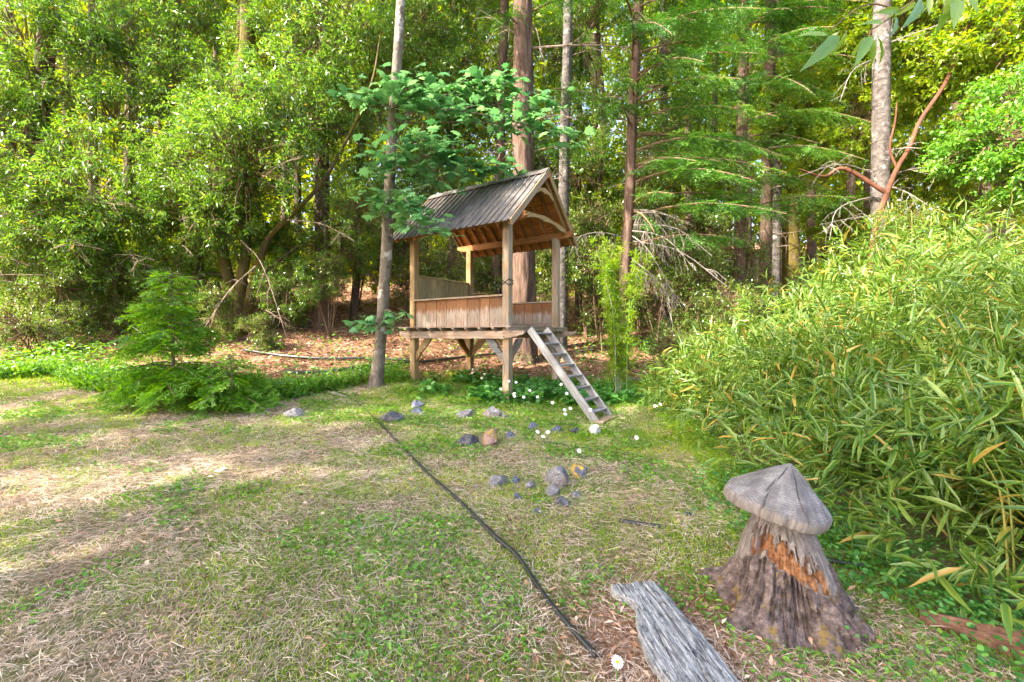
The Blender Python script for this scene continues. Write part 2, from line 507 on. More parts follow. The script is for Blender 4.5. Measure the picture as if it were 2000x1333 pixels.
_board_cache = {}
def board_mesh(L, W, T, mat, ch=.004, warp=0.0, seed=0):
    key = (round(L, 3), round(W, 3), round(T, 3), mat.name, warp, seed)
    if key in _board_cache: return _board_cache[key]
    c = min(ch, W * .2, T * .2)
    a, b = W / 2, T / 2
    sec = np.array([(-a + c, -b), (a - c, -b), (a, -b + c), (a, b - c), (a - c, b), (-a + c, b), (-a, b - c), (-a, -b + c)])
    n = 5 if L > .4 else 2
    V = []
    r = np.random.default_rng(seed + 1)
    for t in np.linspace(0, 1, n):
        j = (r.random(2) - .5) * warp
        sc_ = 1.0 if 0 < t < 1 else .985
        V += [(t * L, s[0] * sc_ + j[0], s[1] * sc_ + j[1]) for s in sec]
    mb = MB()
    i = np.arange(n - 1)[:, None] * 8; k = np.arange(8)[None]; k2 = (k + 1) % 8
    Fc = np.stack([i + k, i + k2, i + 8 + k2, i + 8 + k], -1).reshape(-1, 4)
    mb.add(V, Fc)
    mb.f.append(np.array([list(range(8))[::-1], [(n - 1) * 8 + q for q in range(8)]])); mb.mi.append(np.zeros(2, int))
    me = mb.mesh('board', mat)
    _board_cache[key] = me
    return me

def board(name, p0, p1, W, T, wdir, mat, parent=house, warp=.003, seed=0):
    L = (Vector(p1) - Vector(p0)).length
    me = board_mesh(L, W, T, mat, warp=warp, seed=seed)
    o = link(name, me, parent)
    o.matrix_local = frame(p0, p1, wdir)
    return o

def prism(name, poly, T, p0, xdir, ydir, mat, parent=house):
    """outline in x,y extruded by T both ways"""
    n = len(poly)
    V = [(x, y, -T / 2) for x, y in poly] + [(x, y, T / 2) for x, y in poly]
    mb = MB()
    q = [[i, (i + 1) % n, n + (i + 1) % n, n + i] for i in range(n)]
    mb.add(V, q)
    mb.f.append(np.array([list(range(n))[::-1]])); mb.mi.append(np.zeros(1, int))
    mb.f.append(np.array([list(range(n, 2 * n))])); mb.mi.append(np.zeros(1, int))
    o = mb.build(name, mat, parent)
    o.matrix_local = frame(p0, Vector(p0) + Vector(xdir), ydir)
    return o

def build_playhouse():
    PW = .125
    deck = hz(1.765)
    plate = hz(3.50)
    eave, ridge = hz(3.44), hz(4.56)
    OX, OXL, OY = .268, .31, .33
    half = T2 + OY
    # posts, standing on the ground
    for (sx, sy, mt) in ((1, -1, 'post_grey'), (-1, -1, 'post'), (1, 1, 'post_grey'), (-1, 1, 'post')):
        wx, wy = house_world(sx * S2, sy * T2)
        gz = H(wx, wy) - GZ
        p = board('post', (sx * S2, sy * T2, gz - .06), (sx * S2, sy * T2, plate + .02), PW, PW, (1, 0, 0), M[mt], warp=.004, seed=3 + sx + 2 * sy)
        sh = link('post_bracket', board_mesh(.16, .045, .004, M['metal']), p)
        sh.matrix_local = frame((.07, 0, PW / 2 + .003), (.2, 0, PW / 2 + .003), (0, 1, 0))
    # deck beams with pointed, stepped ends
    bt, bb = deck - .085, deck - .215
    h = bt - bb
    x0, x1 = -S2 - .30, S2 + .40
    prof = [(x0, bb + h * .55), (x0 + .14, bb), (x1 - .42, bb), (x1 - .34, bb + .012), (x1 - .27, bb + .01), (x1 - .22, bb + .035), (x1 - .15, bb + .034),
            (x1 - .1, bb + .06), (x1 - .04, bb + .068), (x1, bb + .1), (x1, bt), (x0, bt)]
    for sy in (-1, 1):
        y = sy * (T2 + PW / 2 + .024)
        b = prism('deck_beam', prof, .044, (0, y, 0), (1, 0, 0), (0, 0, 1), M['beam'])
        for sx in (-1, 1):
            for dz in (-.028, .03):
                mb = MB(); add_tube(mb, [(sx * S2, (bt + bb) / 2 + dz, -sy * .021 - .006), (sx * S2, (bt + bb) / 2 + dz, -sy * .021 + .006)], .011, 8)
                bo = mb.build('bolt', M['metal'], b)
                bo.location = (0, 0, .008 if sy < 0 else -.008)
    # joists on the beams, tails out in front
    for x in np.linspace(-S2 - .02, S2 + .12, 9):
        y0 = -T2 - .20
        prof = [(0, .035), (.05, 0), (2 * T2 + .42, 0), (2 * T2 + .42, .058), (0, .058)]
        prism('joist', prof, .045, (x, y0, deck - .026 - .058), (0, 1, 0), (0, 0, 1), M['beam'])
    # deck boards
    ys = np.linspace(-T2 - .17, T2 + .15, 13)
    for k, (a, b2) in enumerate(zip(ys[:-1], ys[1:])):
        inside = -T2 + PW / 2 < (a + b2) / 2 < T2 - PW / 2
        e = S2 + .17 + random.uniform(-.008, .008)
        board('deck_board', (-e - .1, (a + b2) / 2, deck - .013), (e, (a + b2) / 2, deck - .013), (b2 - a) - .008, .026, (0, 1, 0), M['beam'], seed=k)
    # rails: vertical boards, each its own piece
    def rail(p0, p1, top, n, mt, cap_mt, out, capw=.10):
        p0, p1 = Vector(p0), Vector(p1)
        root = bpy.data.objects.new('railing', None); COL.objects.link(root); root.parent = house
        d = (p1 - p0); L = d.length; d.normalize()
        cuts = np.linspace(0, L, n + 1)
        cuts[1:-1] += rng.uniform(-.03, .03, n - 1)
        for i in range(n):
            m_ = (cuts[i] + cuts[i + 1]) / 2
            w = cuts[i + 1] - cuts[i] - .006
            q = p0 + d * m_ + Vector(out) * random.uniform(-.003, .003)
            board('board', (q.x, q.y, top - .02), (q.x, q.y, deck + .004), w, .024, d, M[mt], parent=root, seed=i, warp=.002)
        board('rail_cap', (p0.x, p0.y, top), (p1.x, p1.y, top), capw, .03, Vector(out), M[cap_mt], parent=root)
        a, b2 = p0 + Vector(out) * -.03, p1 + Vector(out) * -.03
        board('bottom_rail', (a.x, a.y, deck + .05), (b2.x, b2.y, deck + .05), .06, .03, (0, 0, 1), M['beam'], parent=root)
    g = PW / 2 + .004
    rail((-S2 + g, -T2 - .015, 0), (S2 - g, -T2 - .015, 0), hz(2.275), 8, 'rail', 'post_grey', (0, -1, 0), .13)
    rail((-S2 + .0, -T2 + g, 0), (-S2 + .0, T2 - g, 0), hz(2.77), 8, 'rail_olive', 'rail_olive', (-1, 0, 0), .06)
    rail((-S2 + g, T2 - .0, 0), (S2 - g, T2 - .0, 0), hz(2.275), 9, 'rail', 'beam', (0, 1, 0), .09)
    # knee braces, S curved
    ts = np.linspace(0, 1, 9)
    R_ = .40
    outer = [(.0 + R_ * t + .025 * math.sin(t * 2 * math.pi), -R_ * 1.12 * (1 - t) + .045 * math.sin(t * 2 * math.pi)) for t in ts]
    inner_ = [(max(0.0, R_ * t - .075 + .035 * math.sin(t * 2 * math.pi)) if t > .0 else 0, min(0.0, -R_ * 1.12 * (1 - t) + .10 + .02 * math.sin(t * 2 * math.pi))) for t in ts]
    brace = outer + inner_[::-1]
    dd = []
    for p in brace:
        if not dd or (abs(p[0] - dd[-1][0]) + abs(p[1] - dd[-1][1])) > .004: dd.append(p)
    for (sx, sy) in ((1, -1), (-1, -1), (1, 1), (-1, 1)):
        prism('knee_brace', dd, .045, (sx * (S2 - PW / 2 * 1.0), sy * T2, bb), (-sx, 0, 0), (0, 0, 1), M['ladder' if (sx, sy) == (1, -1) else ('post' if sx < 0 else 'beam')])
        prism('knee_brace', dd, .045, (sx * S2, sy * (T2 - PW / 2), bb), (0, -sy, 0), (0, 0, 1), M['beam' if sx > 0 else 'rafter'])
    # roof plates on the post tops
    xe0, xe1 = -S2 - .34, S2 + .38
    pp = [(xe0, plate + .06), (xe0 + .16, plate), (xe1 - .14, plate), (xe1 - .05, plate + .02), (xe1, plate + .06), (xe1 - .02, plate + .10), (xe1, plate + .125), (xe0, plate + .125)]
    for sy in (-1, 1):
        prism('roof_plate', pp, .075, (0, sy * T2, 0), (1, 0, 0), (0, 0, 1), M['rafter'])
    # rafters, roof boards, sheets
    sl = Vector((0, half, ridge - eave)); SL = sl.length
    for sy in (-1, 1):
        up = Vector((0, -sy * half, ridge - eave)).normalized()            # up the slope
        nrm = Vector((0, sy * (ridge - eave), half)).normalized()          # outwards
        e0 = Vector((0, sy * half, eave))
        for i, x in enumerate(np.linspace(-S2 - OXL + .1, S2 + OX - .05, 12)):
            p0 = e0 + Vector((x, 0, 0)) - nrm * .062 + up * .02
            board('rafter', p0, p0 + up * (SL - .07), .075, .036, nrm, M['rafter' if i < 11 else 'post'], seed=i)
        nb = 8
        for i in range(nb):
            w = (SL - .03) / nb
            p = e0 + up * (w * (i + .5)) - nrm * .014
            board('roof_board', p + Vector((-S2 - OXL, 0, 0)), p + Vector((S2 + OX, 0, 0)), w - .008, .016, up, M['inner'], seed=i)
        # ribbed sheets
        xs0, xs1 = -S2 - OXL - .02, S2 + OX + .02
        ns = 4
        for i in range(ns):
            a = xs0 + (xs1 - xs0) * i / ns; b2 = xs0 + (xs1 - xs0) * (i + 1) / ns
            nr = 5; sec = []
            for r_ in range(nr):
                c0 = a + (b2 - a) * r_ / nr; wd = (b2 - a) / nr
                sec += [(c0, .002), (c0 + wd * .28, .002), (c0 + wd * .30, .007), (c0 + wd * .36, .002), (c0 + wd * .62, .002), (c0 + wd * .70, .026), (c0 + wd * .86, .026), (c0 + wd * .94, .002)]
            sec.append((b2 + .004, .002))
            sec = np.array(sec) ; sec[:, 1] += .002 * (i % 2)
            mb = MB()
            rows = np.array([-.035, SL * .33, SL * .66, SL - .01])
            V = []
            for t in rows:
                for (x, hh) in sec:
                    q = e0 + up * float(t) + nrm * float(hh); V.append((x, q.y, q.z))
            m_ = len(sec)
            ii = np.arange(len(rows) - 1)[:, None] * m_; jj = np.arange(m_ - 1)[None]
            Fc = np.stack([ii + jj, ii + jj + 1, ii + m_ + jj + 1, ii + m_ + jj], -1).reshape(-1, 4)
            if sy > 0: Fc = Fc[:, ::-1]
            V = np.array(V)
            mb.add(V, Fc)
            nn = np.array(nrm) * .0035
            mb.add(V - nn, Fc[:, ::-1])
            mb.build('roof_sheet', M['roof'], house)
        # barge boards
        for x, mt in ((S2 + OX + .035, 'post_grey' if sy < 0 else 'post'), (-S2 - OXL - .035, 'beam')):
            p0 = e0 + Vector((x, 0, 0)) - nrm * .028 - up * .05
            board('barge_board', p0, p0 + up * (SL + .055), .105, .024, nrm, M[mt])
        # ridge cap wing
        p0 = Vector((xs0 - .03, 0, ridge + .022)) - up * .075 + nrm * .022
        p1 = Vector((xs1 + .03, 0, ridge + .022)) - up * .075 + nrm * .022
        board('ridge_cap', p0, p1, .16, .012, up, M['roof'])
    board('ridge_beam', (-S2 - OXL, 0, ridge - .09), (S2 + OX + .07, 0, ridge - .09), .12, .04, (0, 0, 1), M['rafter'])
    # scalloped tie boards across the gable
    def tie(z, x, reach, mt):
        up_, lo = [], []
        for t in np.linspace(-1, 1, 33):
            arch = .10 * math.cos(t * math.pi * .5) ** 1.0
            w = .03 * abs(math.sin(t * math.pi * 1.5))
            up_.append((t * reach, arch + .055 - w * .6))
            lo.append((t * reach, arch - .05 + w))
        prism('gable_tie', up_ + lo[::-1], .035, (x, 0, z), (0, 1, 0), (0, 0, 1), M[mt])
    tie(plate + .10, S2 + OX - .05, T2 + .02, 'post')
    tie(plate + .60, S2 + OX - .05, .40, 'post')
    # small iron bolts on the plates and the strap tied round the corner post
    mb = MB()
    c = Vector((S2, -T2, hz(2.50)))
    k = PW / 2 + .006
    for (dz0, dz1) in ((0.03, -.06), (-.05, .04)):
        loop = [(-k, -k, dz0), (k, -k, dz1), (k, k, dz1 * .4), (-k, k, dz0 * .6), (-k, -k, dz0)]
        add_tube(mb, [tuple(Vector(q) + c) for q in loop], .008, 5)
    add_tube(mb, smooth_path([c + Vector((-k, -k, -.05)), c + Vector((-.11, -k - .01, -.12)), c + Vector((-.14, -k - .01, -.22)), c + Vector((-.12, -k - .02, -.30))], 8), .006, 5)
    st = mb.build('strap', M['hose'], house)
    tag(st, 'black strap knotted round the corner post')
build_playhouse()

# ------------------------------------------------------------------ ladder
def build_ladder():
    c, s = math.cos(TH), math.sin(TH)
    ex = Vector((c, s, 0)); ey = Vector((-s, c, 0))
    b0 = ground_at(1166, 828)
    b0.z += .0
    lad = thing('ladder', 'weathered grey wooden step ladder leaning on the open end of the playhouse', 'ladder', b0)
    wid = .50
    top = -ex * 1.10 + Vector((0, 0, 1.70 - b0.z))
    dirv = top.normalized(); L = top.length
    wdir = dirv.cross(ey)
    for k in (0, 1):
        o = ey * (wid * k)
        board('stile', o - dirv * .05, o + top, .115, .036, wdir, M['ladder'], lad, seed=k)
    n = 8
    for i in range(1, n + 1):
        t = (i - .15) / (n + .25)
        p = dirv * (L * t)
        board('step', p + ey * .02, p + ey * (wid - .02), .13, .028, ex, M['ladder'], lad, seed=10 + i)
    p = ex * .03 + Vector((0, 0, .03))
    board('foot_board', p - ey * .04, p + ey * (wid + .04), .16, .03, ex, M['beam'], lad)
build_ladder()

# ------------------------------------------------------------------ carved mushroom stump
def build_mushroom():
    base = on_ground(1532, 2.42)
    root = thing('mushroom_stump', 'tree stump carved as a mushroom with grey conical cap and rotted orange side', 'carved stump', base)
    root.scale = (1.02, 1.02, .90)
    # stump body
    na, nz = 220, 130
    th = np.linspace(0, 2 * math.pi, na, endpoint=False)
    z = np.linspace(-.12, .63, nz)
    TT, ZZ = np.meshgrid(th, z)
    R = np.interp(ZZ, [-.08, 0, .1, .2, .3, .4, .47, .55, .65], [.40, .32, .275, .238, .205, .176, .150, .116, .10])
    cx, cy_ = np.cos(TT), np.sin(TT)
    bark_top = .27 + .07 * np.sin(TT * 2 + .4) + .07 * (fbm(cx * 3, cy_ * 3, 0, 21, 3) - .5) + .02 * (vnoise(cx * 14, cy_ * 14, 0, 23) - .5)
    bark = np.clip((bark_top - ZZ) / .015, 0, 1)
    rough_n = .55 * (fbm(cx * 9, cy_ * 9, ZZ * 6, 11, 5) - .5) + .45 * (fbm(cx * 3, cy_ * 3, ZZ * 5, 13, 3) - .5)
    lob = .045 * np.sin(TT * 5 + 1) * np.clip(1 - ZZ / .3, 0, 1)
    ridge = np.abs(fbm(cx * 11, cy_ * 11, ZZ * 4, 19, 4) - .5) * 2
    R = R + bark * (.004 + .10 * rough_n - .035 * np.clip(.18 - ridge, 0, 1) / .18 + lob) + (1 - bark) * .012 * (fbm(cx * 12, cy_ * 12, ZZ * 2, 12, 4) - .5)
    # rotted hollow: faces the camera, slightly to its left
    a0 = -math.pi / 2 - .35
    da = (TT - a0 + math.pi) % (2 * math.pi) - math.pi
    jag = .16 * (fbm(cx * 22, cy_ * 22, ZZ * 2.2, 14, 4) - .5)
    rot_top = .415 + .10 * np.clip(-da, -.9, .9) + jag * 1.6
    rot = ((ZZ > bark_top - .01) & (ZZ < rot_top) & (np.abs(da + .15) < 1.0 + jag * 3)).astype(float)
    rot2 = ((ZZ > bark_top - .01) & (ZZ < .36 + jag * 1.6) & (np.abs(da - 1.45) < .22 + jag * 2)).astype(float)
    rot = np.maximum(rot, rot2)
    patch = fbm(cx * 5, cy_ * 5, ZZ * 6, 18, 3)
    rot = rot * (patch > .33)
    R = R - rot * (.012 + .085 * np.clip(fbm(cx * 12, cy_ * 12, ZZ * 7, 15, 4) - .3, 0, 1))
    tone = np.where(rot > .5, 1.0, np.where(bark > .5, 0.0, .5))
    X = R * cx + .03 * (ZZ / .65) * -1; Yc = R * cy_
    i = np.arange(nz - 1)[:, None] * na; j = np.arange(na)[None]; j2 = (j + 1) % na
    Fc = np.stack([i + j, i + j2, i + na + j2, i + na + j], -1).reshape(-1, 4)
    m, nt, b = new_mat('stump_wood')
    co = coord(nt)
    g = noise_tex(nt, mapping(nt, co, (24, 24, 3.2)), 2.0, 8, .75, .6)
    g2 = noise_tex(nt, co, 24, 6, .75)
    g3 = noise_tex(nt, co, 9, 5, .7)
    wood = ramp(nt, g, [(.3, (.06, .047, .045)), (.5, (.16, .13, .12)), (.7, (.34, .285, .25))])
    wood = mixc(nt, ramp(nt, g3, [(.5, 0.0), (.62, .6)]), wood, (.16, .125, .12))
    barkc = ramp(nt, g2, [(.3, (.025, .018, .016)), (.5, (.10, .072, .066)), (.7, (.24, .185, .165))])
    moss = ramp(nt, noise_tex(nt, co, 11, 5, .7), [(.56, 0.0), (.66, .7)])
    barkc = mixc(nt, moss, barkc, (.19, .125, .018))
    rotc = ramp(nt, g2, [(.28, (.05, .02, .01)), (.45, (.17, .07, .03)), (.6, (.31, .15, .07)), (.75, (.50, .38, .27))])
    t = attr(nt, 'tone')
    col = mixc(nt, ramp(nt, t, [(.2, 0.0), (.35, 1.0)]), barkc, wood)
    col = mixc(nt, ramp(nt, t, [(.65, 0.0), (.85, 1.0)]), col, rotc)
    nt.links.new(col, b.inputs['Base Color']); b.inputs['Roughness'].default_value = .9
    b.inputs['Specular IOR Level'].default_value = .2
    bump(nt, b, g2, .7, .015)
    mb = MB(); mb.add(np.stack([X, Yc, ZZ], -1), Fc, tone.ravel())
    mb.build('stump', m, root, smooth=False)
    # roots spreading from the base
    for (a, l, r0) in ((-.7, .16, .06), (-1.5, .14, .06), (-2.7, .22, .07), (.5, .2, .07), (2.4, .25, .07)):
        mbr = MB()
        d = Vector((math.cos(a), math.sin(a), 0))
        pts = []
        for t_ in np.linspace(0, 1, 6):
            q = d * (.26 + l * t_)
            wz = H(base.x + q.x, base.y + q.y) - base.z
            pts.append((q.x, q.y, wz + .07 * (1 - t_) ** 1.5 - .02 - .02 * t_))
        add_tube(mbr, smooth_path(pts, 14), [r0, r0 * .75, .02], 12, tone=0.0, bump=lambda a_, zz, tt: 1 + .35 * (fbm(np.cos(a_) * 2, np.sin(a_) * 2, tt * 9, 17, 3) - .5))
        mbr.build('root', m, root)
    # cap: cone with a rim, fluted edge and drying cracks
    na, prof = 260, [(.004, .215), (.03, .198), (.06, .178), (.09, .155), (.12, .130), (.15, .105), (.18, .079), (.205, .056), (.222, .040), (.230, .030), (.234, .018), (.234, .002), (.231, -.014), (.224, -.022), (.19, -.022), (.12, -.022), (.05, -.02)]
    th = np.linspace(0, 2 * math.pi, na, endpoint=False)
    pr = np.array(prof)
    Rr = np.repeat(pr[:, :1], na, 1); Zc = np.repeat(pr[:, 1:], na, 1)
    TT = np.repeat(th[None], len(pr), 0)
    rim = np.clip((Rr - .12) / .1, 0, 1)
    edge_n = 1 + rim * (.07 * (vnoise(np.cos(TT) * 3.2 + 5, np.sin(TT) * 3.2, 0, 41) - .5) * 2 + .004 * np.cos(TT * 13))
    crack = np.zeros_like(TT)
    for a in (-1.95, -1.32, -.45, .9, 2.0, -2.75):
        dist = np.abs((TT - a - .25 * (vnoise(Rr * 22, a * 7, 0, 47) - .5) + math.pi) % (2 * math.pi) - math.pi) * np.maximum(Rr, .02)
        crack = np.maximum(crack, np.clip(1 - dist / .0045, 0, 1) * np.clip(Rr / .06, 0, 1))
    Zc = Zc - .012 * crack * (Zc > 0) + .010 * (fbm(np.cos(TT) * Rr * 30, np.sin(TT) * Rr * 30, 0, 44, 4) - .5) * (Zc > 0.02)
    Rr = Rr * edge_n - .012 * crack * (np.abs(Zc) < .04) + .006 * (vnoise(np.cos(TT) * 22, np.sin(TT) * 22, 0, 45) - .5) * rim
    V = np.stack([Rr * np.cos(TT), Rr * np.sin(TT), Zc], -1)
    i = np.arange(len(pr) - 1)[:, None] * na; j = np.arange(na)[None]; j2 = (j + 1) % na
    Fc = np.stack([i + j, i + na + j, i + na + j2, i + j2], -1).reshape(-1, 4)
    m2, nt, b = new_mat('cap_wood')
    co = coord(nt)
    w = nt.nodes.new('ShaderNodeTexWave'); w.wave_type = 'RINGS'; w.rings_direction = 'Z'
    w.inputs['Scale'].default_value = 34; w.inputs['Distortion'].default_value = 3.0; w.inputs['Detail'].default_value = 6; w.inputs['Detail Scale'].default_value = 2.5
    nt.links.new(co, w.inputs['Vector'])
    g = noise_tex(nt, co, 9, 6, .7); g2 = noise_tex(nt, co, 45, 5, .7)
    col = ramp(nt, g, [(.3, (.06, .054, .056)), (.5, (.145, .13, .13)), (.7, (.30, .275, .265))])
    col = mixc(nt, ramp(nt, w.outputs['Fac'], [(.05, .5), (.35, 0.0)]), col, (.08, .07, .072))
    col = mixc(nt, ramp(nt, g2, [(.55, 0.0), (.7, .5)]), col, (.14, .12, .12))
    col = mixc(nt, attr(nt, 'tone'), col, (.05, .04, .04))
    rimc = ramp(nt, noise_tex(nt, mapping(nt, co, (40, 40, 3)), 1, 5, .7), [(.3, (.08, .065, .06)), (.6, (.21, .175, .155)), (.8, (.36, .315, .28))])
    sx = nt.nodes.new('ShaderNodeSeparateXYZ'); nt.links.new(co, sx.inputs[0])
    col = mixc(nt, ramp(nt, sx.outputs['Z'], [(.018, 1.0), (.034, 0.0)]), col, rimc)
    nt.links.new(col, b.inputs['Base Color']); b.inputs['Roughness'].default_value = .85
    b.inputs['Specular IOR Level'].default_value = .25
    mxh = nt.nodes.new('ShaderNodeMath'); mxh.operation = 'ADD'
    nt.links.new(w.outputs['Fac'], mxh.inputs[0]); nt.links.new(g2, mxh.inputs[1])
    bump(nt, b, mxh.outputs[0], .35, .004)
    mb = MB(); mb.add(V, Fc, np.clip(crack, 0, 1).ravel() * .9)
    cap = mb.build('cap', m2, root, smooth=False)
    cap.location = (-.045, 0, .595)
    cap.scale = (1.06, 1.06, 1.26)
    cap.rotation_euler = (math.radians(8), math.radians(12), .3)
build_mushroom()

# ------------------------------------------------------------------ weathered plank, log, hoses
def build_plank():
    a = ground_at(1240, 1162); b = ground_at(1350, 1330); 
    d = (b - a); d.z = 0; d.normalize()
    c0 = a.copy()
    L, W = 1.15, .265
    m, nt, bs = new_mat('plank_wood')
    co = coord(nt)
    g = noise_tex(nt, mapping(nt, co, (3.0, 60, 60)), 2.2, 9, .78, 1.2)
    g2 = noise_tex(nt, mapping(nt, co, (5, 16, 16)), 2.5, 8, .8)
    col = ramp(nt, g, [(.36, (.02, .02, .024)), (.46, (.16, .155, .16)), (.54, (.36, .35, .35)), (.68, (.56, .55, .53))])
    col = mixc(nt, ramp(nt, g2, [(.52, 0.0), (.58, .85)]), col, (.03, .03, .038))
    nt.links.new(col, bs.inputs['Base Color']); bs.inputs['Roughness'].default_value = .85
    bump(nt, bs, g, .9, .008)
    n, k = 140, 60
    xs = np.linspace(0, L, n)
    left = -W / 2 + .02 * np.sin(xs * 9) + .03 * (fbm(xs * 7, 0, 0, 51, 3) - .5) + .045 * np.exp(-((xs - .17) / .07) ** 2) - .02 * np.exp(-((xs - .03) / .05) ** 2)
    right = W / 2 + .025 * (fbm(xs * 4, 3, 0, 52, 3) - .5) + .03 * xs
    v = np.linspace(0, 1, k)
    Yv = left[:, None] * (1 - v) + right[:, None] * v
    Xv = np.repeat(xs[:, None], k, 1) + np.where(np.arange(n)[:, None] == 0, .03 * (fbm(v * 9, 0, 0, 53, 3) - .5)[None], 0)
    Zt = .022 + .016 * (fbm(Xv * 4, Yv * 90, 0, 54, 4) - .5) - .022 * np.clip(1 - np.abs(Yv - .03 - .03 * np.sin(Xv * 5)) / .005, 0, 1) * (Xv < .75) - .018 * np.clip(1 - np.abs(Yv + .06 - .02 * np.sin(Xv * 7)) / .004, 0, 1) * (Xv > .3) - .010 * np.abs(v * 2 - 1)[None] ** 6
    Zb = np.full_like(Zt, -.03)
    V = np.concatenate([np.stack([Xv, Yv, Zt], -1).reshape(-1, 3), np.stack([Xv, Yv, Zb], -1).reshape(-1, 3)])
    mb = MB()
    i = np.arange(n - 1)[:, None] * k; j = np.arange(k - 1)[None]
    top = np.stack([i + j, i + k + j, i + k + j + 1, i + j + 1], -1).reshape(-1, 4)
    off = n * k
    ring = [j_ for j_ in range(k)] + [i_ * k + k - 1 for i_ in range(1, n)] + [(n - 1) * k + j_ for j_ in range(k - 2, -1, -1)] + [i_ * k for i_ in range(n - 2, 0, -1)]
    side = [[ring[q], ring[(q + 1) % len(ring)], ring[(q + 1) % len(ring)] + off, ring[q] + off] for q in range(len(ring))]
    mb.add(V, np.concatenate([top, top[:, ::-1] + off, np.array(side)]))
    e = c0 + d * L
    sl = H(e.x, e.y) - c0.z
    o = mb.build('plank', m)
    o.matrix_world = frame(c0 + Vector((0, 0, .045)), e + Vector((0, 0, .045 + sl - (e.z - c0.z))), d.cross(Vector((0, 0, -1))))
    tag(o, 'wide weathered grey plank with jagged end lying in front of the mushroom stump', 'plank')
build_plank()

def ground_tube(name, pts, r, mat, label, cat, lift=.0, sides=10, n=80, group=None):
    P = [ground_at(*p) for p in pts]
    path = smooth_path(P, n)
    path[:, 2] = height(path[:, 0], path[:, 1]) + r * .7 + lift + .012 * (fbm(path[:, 0] * 2, path[:, 1] * 2, 0, 61, 2) - .3)
    mb = MB(); add_tube(mb, path, r, sides)
    o = mb.build(name, mat, smooth=True, origin=path[0])
    tag(o, label, cat, group)
    return o
ground_tube('hose', [(655, 765), (690, 783), (730, 818), (760, 850), (800, 893), (850, 943), (905, 992), (960, 1048), (1012, 1095), (1060, 1165), (1110, 1228), (1166, 1292)], 0.0145, M['hose'],
            'long black irrigation hose running diagonally across the lawn', 'hose', n=160, lift=.008)
ground_tube('hose', [(1058, 866), (1100, 872), (1160, 880), (1240, 891)], .014, M['hose'], 'black hose in the grass between the daisies and the bamboo', 'hose')
ground_tube('hose', [(1210, 1021), (1240, 1026), (1290, 1033)], .016, M['hose'], 'short black hose end behind the mushroom stump cap', 'hose', n=20)
ground_tube('hose', [(815, 858), (832, 862), (850, 868)], .012, M['hose'], 'short bit of black hose left of the speckled rock', 'hose', n=16)
ground_tube('hose', [(1585, 1095), (1640, 1102), (1700, 1112)], .016, M['hose'], 'dark hose passing behind the mushroom stump base', 'hose', n=20)
ground_tube('pipe', [(560, 733), (640, 731), (725, 720), (810, 712), (900, 703), (985, 694)], .034, M['pipe'], 'black plastic pipe lying under the playhouse and past the pale trunk', 'pipe', lift=.03)
ground_tube('pipe', [(480, 688), (560, 700), (640, 705), (720, 705), (800, 708)], .028, M['pipe'], 'black plastic pipe lying uphill behind the pale trunk', 'pipe', lift=.03)
ground_tube('pipe', [(1225, 742), (1260, 745), (1320, 748)], .03, M['pipe'], 'black pipe end between the yellow plume and the bamboo', 'pipe', n=20)
ground_tube('stick', [(640, 768), (665, 775), (692, 783)], .022, M['lichen_twig'], 'thick pale stick at the upper end of the long hose', 'stick', n=20)

def build_log():
    P = [on_ground(1795, 2.30), on_ground(1930, 2.15), on_ground(2080, 2.0), on_ground(2300, 1.8)]
    path = smooth_path(P, 60); path[:, 2] += .02
    mb = MB()
    add_tube(mb, path, [.03, .07, .085, .09], 28, bump=lambda a, z, t: 1 + .55 * (fbm(np.cos(a) * 5, np.sin(a) * 5, t * 4, 71, 4) - .5))
    m = bark_mat('log_bark', (.04, .018, .011), (.13, .065, .04), (.24, .14, .09), zs=9, xs=9)
    o = mb.build('fallen_log', m, origin=path[0])
    tag(o, 'reddish brown rotting log half sunk beside the bamboo', 'log')
build_log()

# ------------------------------------------------------------------ rocks
def rock_mat(name, dark, mid, light, moss=None):
    m, nt, b = new_mat(name)
    co = coord(nt)
    g = noise_tex(nt, co, 16, 6, .75); g2 = noise_tex(nt, co, 45, 4, .7)
    col = ramp(nt, g, [(.32, dark), (.5, mid), (.7, light)])
    col = mixc(nt, ramp(nt, g2, [(.58, 0.0), (.66, .55)]), col, tuple(min(1, x * 2.2) for x in light))
    if moss:
        sx = nt.nodes.new('ShaderNodeTexCoord')
        g3 = noise_tex(nt, co, 9, 4, .6)
        col = mixc(nt, ramp(nt, g3, [(.46, 0.0), (.54, .95)]), col, moss)
    dirt = noise_tex(nt, co, 6, 5, .7)
    col = mixc(nt, ramp(nt, dirt, [(.5, 0.0), (.64, .75)]), col, (.13, .085, .055))
    nt.links.new(col, b.inputs['Base Color']); b.inputs['Roughness'].default_value = .85
    bump(nt, b, g, .9, .015)
    return m
RM = {'blue': rock_mat('bluish_rock', (.025, .03, .05), (.07, .08, .12), (.15, .16, .21)),
      'dark': rock_mat('dark_rock', (.012, .012, .016), (.04, .04, .05), (.13, .13, .15)),
      'grey': rock_mat('grey_rock', (.05, .045, .05), (.13, .12, .13), (.25, .23, .235)),
      'red': rock_mat('reddish_rock', (.12, .06, .05), (.26, .15, .13), (.36, .24, .21), (.26, .17, .03)),
      'moss': rock_mat('mossy_rock', (.04, .04, .05), (.10, .10, .12), (.2, .2, .21), (.42, .25, .02)),
      'white': rock_mat('pale_rock', (.34, .31, .28), (.55, .52, .48), (.70, .67, .63))}
